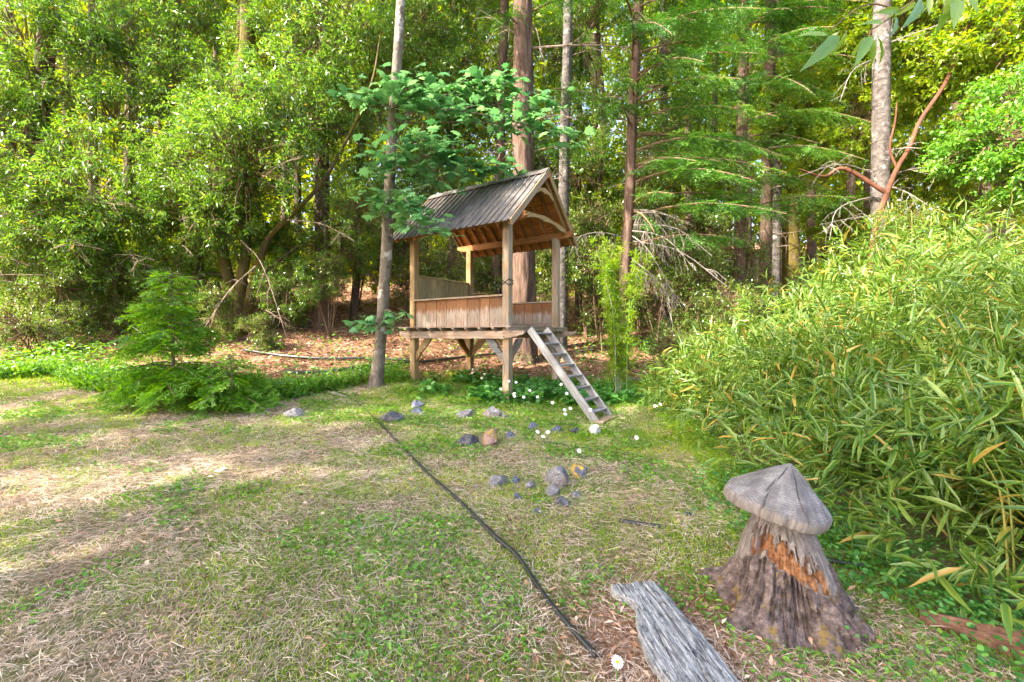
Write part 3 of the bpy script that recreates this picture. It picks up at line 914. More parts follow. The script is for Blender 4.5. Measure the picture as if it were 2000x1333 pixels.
def rock(px, py, w, hfrac, kind, label, seed):
    r = np.random.default_rng(seed)
    g = ground_at(px, py + w * hfrac * .35)
    R = w / F * g.y / 2 * 1.15
    bm = bmesh.new()
    bmesh.ops.create_icosphere(bm, subdivisions=4, radius=1)
    V = np.array([v.co for v in bm.verts])
    nn = unit(r.normal(size=(22, 3))); dd = r.uniform(.55, 1.0, 22)
    q = V @ nn.T
    rad = np.min(np.where(q > .05, dd / np.maximum(q, .05), 9), axis=1)
    rad = np.minimum(rad, 1.12)
    rad = rad * (1 + .22 * (fbm(V[:, 0] * 2.5 + seed, V[:, 1] * 2.5, V[:, 2] * 2.5, seed, 4) - .5))
    V = V * rad[:, None] * np.array([R, R * r.uniform(.75, 1.0), R * 1.25 * hfrac])
    for v, c in zip(bm.verts, V): v.co = c
    me = bpy.data.meshes.new('rock'); bm.to_mesh(me); bm.free()
    me.materials.append(RM[kind])
    o = link('rock', me, None, g + Vector((0, 0, R * .14 * hfrac)))
    o.rotation_euler = (r.uniform(-.15, .15), r.uniform(-.15, .15), r.uniform(0, 6.28))
    tag(o, label, 'rock', 'rocks scattered in the grass before the playhouse')
ROCKS = [
 (764, 813, 46, .55, 'dark', 'dark blue rock beside the upper part of the long hose'),
 (813, 790, 28, .8, 'blue', 'small upright bluish rock below the left front post'),
 (819, 805, 30, .45, 'blue', 'flat bluish rock just under the small upright one'),
 (914, 806, 42, .45, 'grey', 'low grey rock between hose and near corner post'),
 (961, 804, 38, .8, 'grey', 'lumpy grey rock just in front of the near corner post'),
 (984, 813, 22, .7, 'grey', 'small grey rock touching the lumpy one by the near post'),
 (912, 859, 42, .75, 'dark', 'black rock with white speckles left of the reddish rock'),
 (956, 853, 40, 1.0, 'red', 'squarish reddish rock with brown mossy top'),
 (997, 849, 22, .9, 'blue', 'small bluish rock right of the squarish reddish rock'),
 (1041, 833, 30, .6, 'blue', 'bluish rock between near post and ladder foot'),
 (1090, 836, 28, .7, 'blue', 'speckled blue grey rock left of the ladder foot'),
 (1122, 840, 24, .7, 'dark', 'dark blue rock next to the ladder foot daisies'),
 (1163, 839, 32, .7, 'white', 'whitish rock right at the foot of the ladder'),
 (972, 937, 52, .45, 'grey', 'long flat grey rock at the left of the lower rock cluster'),
 (1007, 939, 20, .8, 'blue', 'small round rock beside the long flat grey one'),
 (1037, 945, 28, .7, 'grey', 'grey rock in the middle of the lower rock cluster'),
 (1090, 932, 52, .75, 'grey', 'largest pitted grey rock of the lower cluster'),
 (1132, 917, 40, .8, 'moss', 'rock with a cushion of orange moss on its side'),
 (1078, 958, 32, .8, 'grey', 'rock below the largest pitted grey one'),
 (1097, 978, 32, .85, 'dark', 'dark shadowed rock lowest in the lower cluster'),
 (1012, 970, 20, .7, 'blue', 'small bluish rock alone below the long flat one'),
 (1125, 967, 28, .6, 'grey', 'grey rock at the right end of the lower cluster'),
 (1048, 999, 24, .4, 'blue', 'flat bluish stone sunk in the grass below the cluster'),
 (578, 806, 44, .5, 'grey', 'grey rock beside the low branches of the fir sapling'),
 (435, 917, 22, .4, 'white', 'small whitish stone lying alone on the mown lawn'),
 (1925, 1255, 30, .8, 'white', 'small round pinkish stone beside the rotting log'),
 (1340, 1003, 20, .6, 'dark', 'small dark stone in front of the bamboo edge'),
]
for i, q in enumerate(ROCKS): rock(*q, 100 + i)
print('OK part 1')
# ------------------------------------------------------------------ lawn, weeds, litter (uncountable: stuff)
def wedge(n, y0, y1, p=.5, spread=1.22):
    u = rng.random(n)
    a, b = y0 ** (1 + p * 0 + (1 - 2 * p) * 0 + .5), y1 ** 1.5
    Y = (a + u * (b - a)) ** (1 / 1.5) if p == .5 else y0 + u * (y1 - y0)
    X = (rng.random(n) * 2 - 1) * spread * Y
    return X, Y

def in_bamboo(x, y):
    return (x > np.interp(y, [2, 2.6, 3.3, 5, 7, 8], [2.2, 1.95, 1.75, 1.95, 2.2, 2.6])) & (y > 1.9)
def near_stump(x, y):
    return np.hypot(x - 1.47, y - 2.42) < .34
PLK = None

def build_lawn():
    # green blades
    X, Y = wedge(430000, 1.75, 9.6)
    g = fbm(X * 1.1, Y * 1.1, 0, 81, 4)
    gf = fbm(X * 5, Y * 5, 0, 82, 3)
    leftdry = np.clip((-X - .6) / 5.0, 0, .24)
    want = (g - leftdry) * .65 + gf * .45
    house_green = np.clip(1 - np.hypot((X + .2) / 2.6, (Y - 7.2) / 2.0), 0, 1) * .5
    dirt = np.clip(1 - np.hypot((X - .75) / .75, (Y - 2.15) / .75), 0, 1) * .6
    want = want + house_green - dirt
    keep = (want > .35 + .22 * rng.random(len(X)) - .06) & (Y < lawn_edge(X) + .2 + .6 * rng.random(len(X))) & ~in_bamboo(X - .45, Y) & ~near_stump(X, Y)
    X, Y, w = X[keep], Y[keep], want[keep]
    ring = []
    for (px, py, wpx, hf, kind, lab) in ROCKS:                 # blades standing close round the stones
        g_ = ground_at(px, py + wpx * hf * .35); R_ = wpx / F * g_.y / 2
        a_ = rng.random(70) * 6.28; q_ = R_ * rng.uniform(.8, 1.35, 70)
        ring.append(np.stack([g_.x + q_ * np.cos(a_), g_.y + q_ * np.sin(a_) * .9], -1))
    ring = np.concatenate(ring)
    X = np.concatenate([X, ring[:, 0]]); Y = np.concatenate([Y, ring[:, 1]])
    n = len(X)
    P = np.stack([X, Y, height(X, Y) - .005], -1)
    D = np.stack([rng.normal(0, .75, n), rng.normal(0, .75, n), np.full(n, .75)], -1)
    sc_ = np.clip((Y / 3) ** .45, .75, 2)
    L = rng.uniform(.022, .06, n) * sc_ * (1 + .8 * np.clip((Y - 6) / 3, 0, 1) * rng.random(n))
    mb = MB()
    tone = np.clip(rng.random(n) * .75 + (fbm(X * 2, Y * 2, 0, 83, 3) - .5) * .9 + .1, 0, 1)
    add_leaves(mb, P, D, rng.normal(size=(n, 3)), L, rng.uniform(.0035, .0065, n) * sc_, 'blade', tone)
    tag(mb.build('lawn_grass', M['grass']), 'short patchy green grass of the mown lawn', 'grass', kind='stuff')
    # dry thatch
    X, Y = wedge(330000, 1.75, 9.0)
    s = 1 - fbm(X * 1.1, Y * 1.1, 0, 81, 4) + np.clip(-X / 9, -.06, .3) + .25 * fbm(X * 3, Y * 3, 0, 85, 2)
    keep = (s > .36 + .3 * rng.random(len(X))) & (Y < lawn_edge(X) - .05) & ~in_bamboo(X, Y) & ~near_stump(X, Y)
    X, Y = X[keep], Y[keep]; n = len(X)
    P = np.stack([X, Y, height(X, Y) + .002 + .018 * rng.random(n)], -1)
    cl = fbm(X * 1.7, Y * 1.7, 0, 86, 2) * 8
    ang = cl + rng.normal(0, .9, n)
    D = np.stack([np.cos(ang), np.sin(ang), rng.normal(.05, .16, n)], -1)
    sc_ = np.clip((Y / 3) ** .45, .75, 2)
    mb = MB()
    N = np.stack([rng.normal(0, .5, n), rng.normal(0, .5, n), np.ones(n)], -1)
    add_leaves(mb, P, D, N, rng.uniform(.025, .10, n) * (1 + 1.0 * (rng.random(n) < .06)) * sc_, rng.uniform(.0016, .004, n) * (1 + .5 * (rng.random(n) < .1)) * sc_, 'blade', np.clip(rng.random(n) * .7 + .15 + .5 * (fbm(X * 3, Y * 3, 0, 87, 3) - .5), 0, 1))
    tag(mb.build('dry_grass', M['straw']), 'tan dry grass clippings lying on the lawn', 'dry grass', kind='stuff')
    # low round weeds
    X, Y = wedge(110000, 1.75, 9.2)
    g = fbm(X * 1.6 + 9, Y * 1.6, 0, 91, 3) + np.clip(X * .03, -.1, .1) + .25 * np.clip(1 - np.hypot((X + .2) / 3.0, (Y - 7.0) / 2.2), 0, 1)
    keep = (g > .52 + .12 * rng.random(len(X))) & (Y < lawn_edge(X) + .5) & ~in_bamboo(X - .6, Y) & ~near_stump(X, Y)
    X, Y = X[keep], Y[keep]; n = len(X)
    sc_ = np.clip((Y / 3) ** .5, .8, 2)
    P = np.stack([X, Y, height(X, Y) + rng.uniform(.005, .035, n) * sc_], -1)
    a = rng.random(n) * 6.28
    D = np.stack([np.cos(a), np.sin(a), rng.normal(.25, .25, n)], -1)
    mb = MB(); add_leaves(mb, P, D, np.array([0, 0, 1.0]) + rng.normal(0, .35, (n, 3)), rng.uniform(.018, .04, n) * sc_, rng.uniform(.014, .026, n) * sc_, 'round')
    tag(mb.build('lawn_weeds', M['weed']), 'low round leaved weeds growing through the lawn', 'weeds', kind='stuff')
    # dead leaves: forest floor, round the stump and strays on the lawn
    X, Y = wedge(95000, 7.0, 19)
    keep = (Y > lawn_edge(X) - .1 + .5 * rng.random(len(X)))
    X2, Y2 = wedge(14000, 1.75, 6)
    d = np.hypot((X2 - .95) / 1.25, (Y2 - 2.1) / .8)
    k2 = (rng.random(len(X2)) < np.clip(1.15 - d, .07, 1)) & ~in_bamboo(X2 - .3, Y2)
    X = np.concatenate([X[keep], X2[k2]]); Y = np.concatenate([Y[keep], Y2[k2]]); n = len(X)
    sc_ = np.clip((Y / 8) ** .5, .45, 1.3)
    P = np.stack([X, Y, height(X, Y) + .004 + .02 * rng.random(n)], -1)
    a = rng.random(n) * 6.28
    D = np.stack([np.cos(a), np.sin(a), rng.normal(.0, .25, n)], -1)
    mb = MB(); add_leaves(mb, P, D, np.array([0, 0, 1.0]) + rng.normal(0, .35, (n, 3)), rng.uniform(.05, .12, n) * sc_, rng.uniform(.02, .05, n) * sc_, 'diamond')
    tag(mb.build('leaf_litter', M['litter']), 'brown and pinkish dead leaves covering the forest floor', 'leaf litter', kind='stuff')
    # taller herbs along the forest edge
    n = 46000
    X = rng.uniform(-11.5, 2.6, n); off = np.abs(rng.normal(0, .55, n))
    Y = lawn_edge(X) + off
    dens = np.where(X < -2.8, 1.0, np.clip(.5 - off * .3, 0, 1)) * np.clip(fbm(X * 1.2, Y * 1.2, 0, 95, 3) * 3.4 - 1.2, 0, 1)
    keep = (rng.random(n) < dens)
    X, Y = X[keep], Y[keep]; n = len(X)
    P = np.stack([X, Y, height(X, Y) - .01 + rng.random(n) * .16 * (X < -2)], -1)
    D = np.stack([rng.normal(0, .5, n), rng.normal(0, .5, n), np.full(n, .8)], -1)
    mb = MB(); hb = rng.random(n) < .3
    add_leaves(mb, P[hb], D[hb], rng.normal(size=(hb.sum(), 3)), rng.uniform(.08, .26, hb.sum()), rng.uniform(.008, .02, hb.sum()), 'blade', mi=0)
    P[:, 2] += rng.random(n) * .14 * (P[:, 0] < -2)
    D[:, 2] *= .3
    add_leaves(mb, P[~hb], D[~hb], np.array([0, -.4, 1.0]) + rng.normal(0, .5, ((~hb).sum(), 3)), rng.uniform(.035, .09, (~hb).sum()), rng.uniform(.02, .05, (~hb).sum()), 'round', mi=1)
    tag(mb.build('verge_herbs', [M['sapling'], M['weed']]), 'tall bright green herbs along the forest edge', 'herbs', kind='stuff')
    # dark leaved ground cover under the playhouse
    n = 9000
    X = rng.normal(.15, .95, n); Y = rng.normal(8.15, .5, n) - .1 * X
    keep = (fbm(X * 1.5, Y * 1.5, 0, 97, 2) > .36) & (X > -1.6) & (X < 2.3) & (Y > 7.3)
    X, Y = X[keep], Y[keep]; n = len(X)
    P = np.stack([X, Y, height(X, Y) + rng.uniform(.02, .2, n)], -1)
    a = rng.random(n) * 6.28
    D = np.stack([np.cos(a), np.sin(a), rng.normal(.1, .3, n)], -1)
    mb = MB(); add_leaves(mb, P, D, np.array([0, -.3, 1.0]) + rng.normal(0, .4, (n, 3)), rng.uniform(.06, .11, n), rng.uniform(.06, .1, n), 'round')
    tag(mb.build('ground_cover', M['cover']), 'dark green leafy ground cover under the playhouse', 'ground cover', kind='stuff')
    # ground cover in the shade under the bamboo
    n = 4500
    Y = 1.8 + 2.6 * rng.random(n) ** 1.3; X = np.interp(Y, [2, 2.6, 3.3, 5, 7, 8], [2.2, 1.95, 1.75, 1.95, 2.2, 2.6]) + rng.normal(.42, .30, n)
    P = np.stack([X, Y, height(X, Y) + rng.uniform(.01, .12, n)], -1)
    a = rng.random(n) * 6.28
    D = np.stack([np.cos(a), np.sin(a), rng.normal(.15, .3, n)], -1)
    keep = ~near_stump(X, Y)
    mb = MB(); add_leaves(mb, P[keep], D[keep], np.array([0, -.3, 1.0]) + rng.normal(0, .4, (keep.sum(), 3)), rng.uniform(.018, .04, keep.sum()), rng.uniform(.015, .034, keep.sum()), 'round')
    tag(mb.build('ground_cover', M['cover']), 'small round leaved ground cover in the shade under the bamboo', 'ground cover', kind='stuff')
build_lawn()

def build_undergrowth():
    n = 60000
    Y = rng.uniform(8.3, 17, n); X = rng.uniform(-1.2, .75, n) * Y
    u = X / Y
    dens = np.interp(u, [-1.2, -.72, -.55, -.2, .1, .25, .6], [1, .95, .22, .10, .25, .75, .6])
    dens = dens * np.clip(fbm(X * .8, Y * .8, 0, 98, 3) * 4 - 1.5, 0, 1)
    keep = (rng.random(n) < dens) & (Y > lawn_edge(X) + .1)
    X, Y = X[keep], Y[keep]; n = len(X)
    P = np.stack([X, Y, height(X, Y) + rng.random(n) ** 1.4 * (.15 + .55 * fbm(X * 1.3, Y * 1.3, 0, 99, 2))], -1)
    a = rng.random(n) * 6.28
    D = np.stack([np.cos(a), np.sin(a), rng.normal(.1, .35, n)], -1)
    mb = MB(); add_leaves(mb, P, D, np.array([-.3, -.4, 1.0]) + rng.normal(0, .5, (n, 3)), rng.uniform(.06, .13, n), rng.uniform(.03, .06, n), 'diamond')
    tag(mb.build('undergrowth', M['weed']), 'fresh green leafy undergrowth spreading over the forest floor', 'undergrowth', kind='stuff')
build_undergrowth()

# ------------------------------------------------------------------ daisies
M['petal'] = plain_mat('daisy_petal', (.80, .80, .78), .6, .2)
M['disc'] = plain_mat('daisy_disc', (.75, .42, .02), .7, .2, 60, .3)
M['stem'] = plain_mat('daisy_stem', (.08, .2, .03), .6, .3)
def daisy_parts(R, hgt, tilt, seed):
    r = np.random.default_rng(seed)
    mb = MB(); add_leaves(mb, [(R * .18, 0, 0)], [(1, 0, .1)], [(0, 0, 1)], R * .85, R * .36, 'round')
    pm = mb.mesh('petal', M['petal'])
    bm = bmesh.new(); bmesh.ops.create_uvsphere(bm, u_segments=12, v_segments=8, radius=R * .3)
    for v in bm.verts: v.co.z *= .5
    dm = bpy.data.meshes.new('disc'); bm.to_mesh(dm); bm.free(); dm.materials.append(M['disc'])
    return pm, dm
near_pm, near_dm = daisy_parts(.027, .1, 0, 1)
def daisy(px, py, head, label, Rs=1.0, group=None, hgt=None):
    """px,py: where the flower head is seen; grows from the ground just below it"""
    h = hgt if hgt is not None else random.uniform(.12, .3)
    # ground point whose stem top is seen there
    Y = np.linspace(1.5, 14, 3000)
    z = CZ + (HOR - py) / F * Y
    k = int(np.argmax(z - height((px - 1000) / F * Y, Y) < h))
    top = at(px, py, float(Y[k]))
    g = Vector((top.x, top.y, H(top.x, top.y)))
    t = thing('daisy', label, 'daisy', g, 0, group)
    mb = MB(); add_tube(mb, smooth_path([(0, 0, -.01), (random.uniform(-.02, .02), .01, (top.z - g.z) * .6), (0, 0, top.z - g.z)], 6), .0025 * Rs, 5)
    mb.build('stem', M['stem'], t)
    tilt = Matrix.Translation((0, 0, top.z - g.z)) @ Matrix.Rotation(random.uniform(.5, 1.1), 4, 'X') @ Matrix.Rotation(random.uniform(-.4, .4), 4, 'Y') @ Matrix.Scale(Rs, 4)
    d = link('flower_head', near_dm, t); d.matrix_local = tilt
    n = head
    for i in range(n):
        p = link('petal', near_pm, d)
        p.matrix_local = Matrix.Rotation(2 * math.pi * i / n + random.uniform(-.08, .08), 4, 'Z') @ Matrix.Rotation(random.uniform(-.15, .25), 4, 'Y')
daisy(1206, 1293, 15, 'white daisy with yellow centre beside the weathered plank', 1.0, None, .09)
DA = [(923, 722, .3), (922, 729, .28), (946, 731, .28), (941, 739, .25), (998, 729, .5), (994, 745, .42), (978, 760, .3), (1008, 747, .4), (1004, 769, .3), (1005, 774, .28), (1035, 763, .3), (1023, 776, .25), (1050, 776, .25),
      (1096, 751, .4), (1107, 769, .35), (1079, 787, .25), (1103, 801, .22), (1114, 798, .25), (1104, 809, .2), (1153, 801, .3)]
for (px, py, h) in DA:
    daisy(px, py, 10, 'white daisy on a tall stem between the playhouse posts and the ladder', 1.0, 'daisies by the playhouse', h)
for (px, py, h) in ((1050, 844, .12), (1070, 844, .12), (1061, 853, .12), (1131, 881, .08)):
    daisy(px, py, 11, 'white daisy in the grass just below the ladder foot rocks', 1.05, 'daisies below the ladder', h)
for (px, py, h) in ((1280, 793, .25), (1243, 855, .15), (1290, 790, .3)):
    daisy(px, py, 11, 'white daisy at the edge of the bamboo beyond the ladder', 1.05, 'daisies at the bamboo edge', h)

# ------------------------------------------------------------------ crown generators
def broad_crown_mesh(name, mat, seed, nclus=300, per=28, L=(.08, .13), W=(.026, .04), shape='diamond', radii=(1.6, 1.6, 1.5), shell=.45, droop=.15, twig=True, spread=.30):
    r = np.random.default_rng(seed)
    d = unit(r.normal(size=(nclus * 3, 3))); rad = r.random(nclus * 3) ** shell
    C = d * rad[:, None]
    # clumpy: drop clusters where a noise field is low, so gaps stay
    n = fbm(C[:, 0] * 2.6 + seed, C[:, 1] * 2.6, C[:, 2] * 2.6, seed, 2)
    C = C[np.argsort(-(n + .12 * r.random(len(n))))][:nclus]
    C = C * np.array(radii)
    mb = MB()
    out = unit(C + np.array([0, 0, .3]))
    # sprays
    K = 4
    ax = unit(np.repeat(out, K, 0) * .8 + r.normal(0, .75, (nclus * K, 3)) + np.array([0, 0, -droop]))
    ln = r.uniform(.6, 1.3, nclus * K) * spread
    st = np.repeat(C, K, 0)
    m = per // K
    t = np.tile(np.linspace(.15, 1, m), nclus * K)
    A = np.repeat(ax, m, 0); S0 = np.repeat(st, m, 0); LL = np.repeat(ln, m)
    P = S0 + A * (t * LL)[:, None] + r.normal(0, .012, (len(t), 3))
    rnd = unit(r.normal(size=(len(t), 3)))
    side = unit(np.cross(A, rnd))
    D = unit(A * (.45 + .5 * (t > .9))[:, None] + side * .9 + np.array([0, 0, -droop]))
    N = unit(np.array([0, 0, 1.0]) + r.normal(0, .55, (len(t), 3)))
    tone = np.clip(.5 * r.random(len(t)) + np.repeat(.45 * r.random(nclus), K * m) + .05, 0, 1)
    tone = np.where(r.random(len(t)) < .012, 1.0, np.minimum(tone, .97))
    add_leaves(mb, P, D, N, r.uniform(*L, len(t)), r.uniform(*W, len(t)), shape, tone)
    if twig:
        for k in range(0, nclus):
            c = C[k]; b = c * .35
            mid = (b + c) / 2 + r.normal(0, .08, 3)
            add_tube(mb, smooth_path([b, mid, c + out[k] * spread * .5], 5), [.012, .004], 4, 1, cap=False)
    return mb.mesh(name, [mat, M['twig']])

def fir_foliage(mb, r, base_pts, dirs, lens, droop, mi=0, needle=.06, nw=.018, step=.055, wid=.42, live=0.12):
    """flat drooping sprays: branch axis, side twigs, needles along the twigs; returns the axes"""
    axes = []
    T0, TD, TL, TN, TB = [], [], [], [], []
    for p, d, L, dr in zip(base_pts, dirs, lens, droop):
        p = np.array(p, float); d = unit(np.array(d, float))
        n = 18
        t = np.linspace(0, 1, n)
        side = unit(np.cross(d, [0, 0, 1.0]))
        wob = r.normal(0, .16)
        ax = p + d * (t * L)[:, None] + np.array([0, 0, 1.0]) * (-dr * L * t ** 1.7 + .06 * L * np.sin(t * 3.1))[:, None] + side * (wob * L * t ** 2)[:, None]
        axes.append(ax)
        ns = int(L / .075)
        bt = r.uniform(-.22, .18)
        for s in np.linspace(live, 1, ns):
            if r.random() < .12: continue
            s = float(np.clip(s + r.normal(0, .02), 0, 1))
            q = np.array([np.interp(s, t, ax[:, k]) for k in range(3)])
            i = min(int(s * (n - 1)), n - 2)
            tg = unit(ax[i + 1] - ax[i])
            tl = L * wid * (1.02 - s) * r.uniform(.3, 1.35) + .10
            for sg in (-1, 1):
                dd = unit(tg * .75 + side * sg * r.uniform(.6, .95) + np.array([0, 0, r.uniform(-.75, .08)]))
                T0.append(q); TD.append(dd); TL.append(min(tl, .75)); TN.append(unit(np.cross(side, tg) + r.normal(0, .4, 3))); TB.append(bt + r.normal(0, .1))
    T0, TD, TL, TN = np.array(T0), np.array(TD), np.array(TL), np.array(TN)
    # secondary side sprigs on the longer twigs
    TB = np.array(TB); m = TL > .28; TB = np.concatenate([TB] + [TB[m]] * 6)
    sub0, subD, subL, subN = [], [], [], []
    for f in (.35, .6, .8):
        for sg in (-1, 1):
            sd = unit(np.cross(TD[m], TN[m]))
            sub0.append(T0[m] + TD[m] * (TL[m] * f)[:, None] + np.array([0, 0, -.10]) * (TL[m] * f * f)[:, None])
            subD.append(unit(TD[m] * .7 + sd * sg * .8 + np.array([0, 0, -.15])))
            subL.append(TL[m] * (1 - f) * .7 + .05); subN.append(TN[m])
    T0 = np.vstack([T0] + sub0); TD = np.vstack([TD] + subD); TL = np.concatenate([TL] + subL); TN = np.vstack([TN] + subN)
    cnt = np.maximum((TL / step).astype(int), 2)
    idx = np.repeat(np.arange(len(T0)), cnt)
    st = np.arange(cnt.sum()) - np.repeat(np.cumsum(cnt) - cnt, cnt)
    f = (st + r.random(len(st)) * .6) / np.repeat(cnt, cnt)
    P = T0[idx] + TD[idx] * (TL[idx] * f)[:, None] + np.array([0, 0, -.10]) * (TL[idx] * f * f)[:, None]
    S = unit(np.cross(TD[idx], TN[idx]))
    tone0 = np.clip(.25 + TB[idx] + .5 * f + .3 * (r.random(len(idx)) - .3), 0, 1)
    for sg in (-1, 1):
        D = unit(TD[idx] * .75 + S * sg * r.uniform(.5, .9, len(idx))[:, None] + TN[idx] * r.uniform(-.1, .3, len(idx))[:, None])
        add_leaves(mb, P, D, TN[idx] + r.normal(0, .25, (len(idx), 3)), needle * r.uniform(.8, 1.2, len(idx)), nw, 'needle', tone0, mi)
    return axes

def fir_crown_mesh(name, seed, z0, z1, L0, L1, nbr, mat, droop=(.15, .45), sector=None, **kw):
    r = np.random.default_rng(seed)
    P, D, Ls, dr = [], [], [], []
    for k in range(nbr):
        f = (k + r.random()) / nbr
        a = r.uniform(*sector) if sector else k * 2.399 + r.normal(0, .3)
        P.append((0, 0, z0 + (z1 - z0) * f)); D.append((math.cos(a), math.sin(a), r.uniform(-.1, .15)))
        Ls.append((L0 + (L1 - L0) * f) * r.uniform(.75, 1.15)); dr.append(r.uniform(*droop))
    mb = MB()
    axes = fir_foliage(mb, r, P, D, Ls, dr, **kw)
    for ax, L in zip(axes, Ls):
        add_tube(mb, ax, [.012 + .010 * L, .003], 5, 1, cap=False)
    return mb.mesh(name, [mat, M['twig']])

def trunk(name, pts, radii, mat, parent, base, seed=0, sides=22, n=70, furrow=.16, k=7.0, flare=.5):
    path = smooth_path([Vector(p) - Vector(base) for p in pts], n)
    mb = MB()
    def bf(a, z, t):
        r = 1 + furrow * (fbm(np.cos(a) * k * .5 + seed, np.sin(a) * k * .5, z * 1.2, seed, 4) - .5) * 2
        return r + flare * np.exp(-t * n * .35) * (.6 + .4 * np.cos(a * 4 + seed))
    add_tube(mb, path, radii, sides, bump=bf)
    return mb.build(name, mat, parent, smooth=True)

def dead_branch_mb(mb, r, p0, p1, sag=.15, rad=.014, n=9, twl=.45, depth=2, droop=.5):
    p0, p1 = np.array(p0, float), np.array(p1, float)
    L = np.linalg.norm(p1 - p0)
    mid = (p0 + p1) / 2 + np.array([0, 0, sag * L]) + r.normal(0, .04 * L, 3)
    path = smooth_path([p0, mid, p1], 10)
    add_tube(mb, path, [rad, rad * .35], 5, cap=False)
    if depth <= 0: return
    tg = unit(p1 - p0)
    for i in range(n):
        f = r.uniform(.2, 1.0)
        q = path[min(int(f * 9), 9)]
        d = unit(tg * .5 + unit(r.normal(size=3)) * .8 + np.array([0, 0, -droop]))
        e = q + d * twl * r.uniform(.4, 1.2) * (L if L < 1 else 1)
        dead_branch_mb(mb, r, q, e, r.uniform(-.05, .2), rad * .42, max(int(n * .55), 2), twl * .55, depth - 1, droop + .3)

CR = {}
CR['bay'] = [broad_crown_mesh('bay_crown', M['bay'], 300 + i, 185, 32, (.09, .17), (.028, .052), 'diamond', (1.8, 1.6, 1.55), spread=.40) for i in range(3)]
CR['madrone'] = [broad_crown_mesh('madrone_crown', M['madrone'], 320 + i, 230, 28, (.10, .15), (.05, .075), 'round', (1.7, 1.6, 1.4)) for i in range(2)]
CR['shrub'] = [broad_crown_mesh('shrub_crown', M['shrub'], 340 + i, 190, 28, (.05, .09), (.025, .04), 'diamond', (1.0, .9, .8), spread=.22) for i in range(2)]
CR['upper'] = [broad_crown_mesh('upper_crown', M['bay'], 360 + i, 115, 26, (.16, .26), (.06, .09), 'diamond', (2.6, 2.4, 1.9), spread=.6) for i in range(2)]
CR['greenwood'] = [broad_crown_mesh('leafy_crown', M['weed'], 380, 200, 24, (.09, .14), (.05, .08), 'round', (1.4, 1.2, 1.0))]

def put_crown(kind, pos, scale, parent, base, name='crown', i=None, rz=None):
    ms = CR[kind]
    me = ms[(i if i is not None else random.randrange(len(ms))) % len(ms)]
    o = link(name, me, parent, Vector(pos) - Vector(base))
    s = scale if isinstance(scale, tuple) else (scale,) * 3
    o.scale = s
    o.rotation_euler = (0, 0, rz if rz is not None else random.uniform(0, 6.28))
    return o

def limb(parent, base, pts, radii, mat, name='limb', sides=8, n=16, seed=0):
    mb = MB()
    add_tube(mb, smooth_path([Vector(p) - Vector(base) for p in pts], n), radii, sides, bump=lambda a, z, t: 1 + .2 * (fbm(np.cos(a) * 2, np.sin(a) * 2, z * 4, seed, 2) - .5))
    return mb.build(name, mat, parent, smooth=True)
print('OK part 2')
# ------------------------------------------------------------------ trees
def tree_root(name, label, px, Y, cat='tree', group=None, dz=-.08):
    b = on_ground(px, Y, dz)
    return thing(name, label, cat, b, 0, group), b

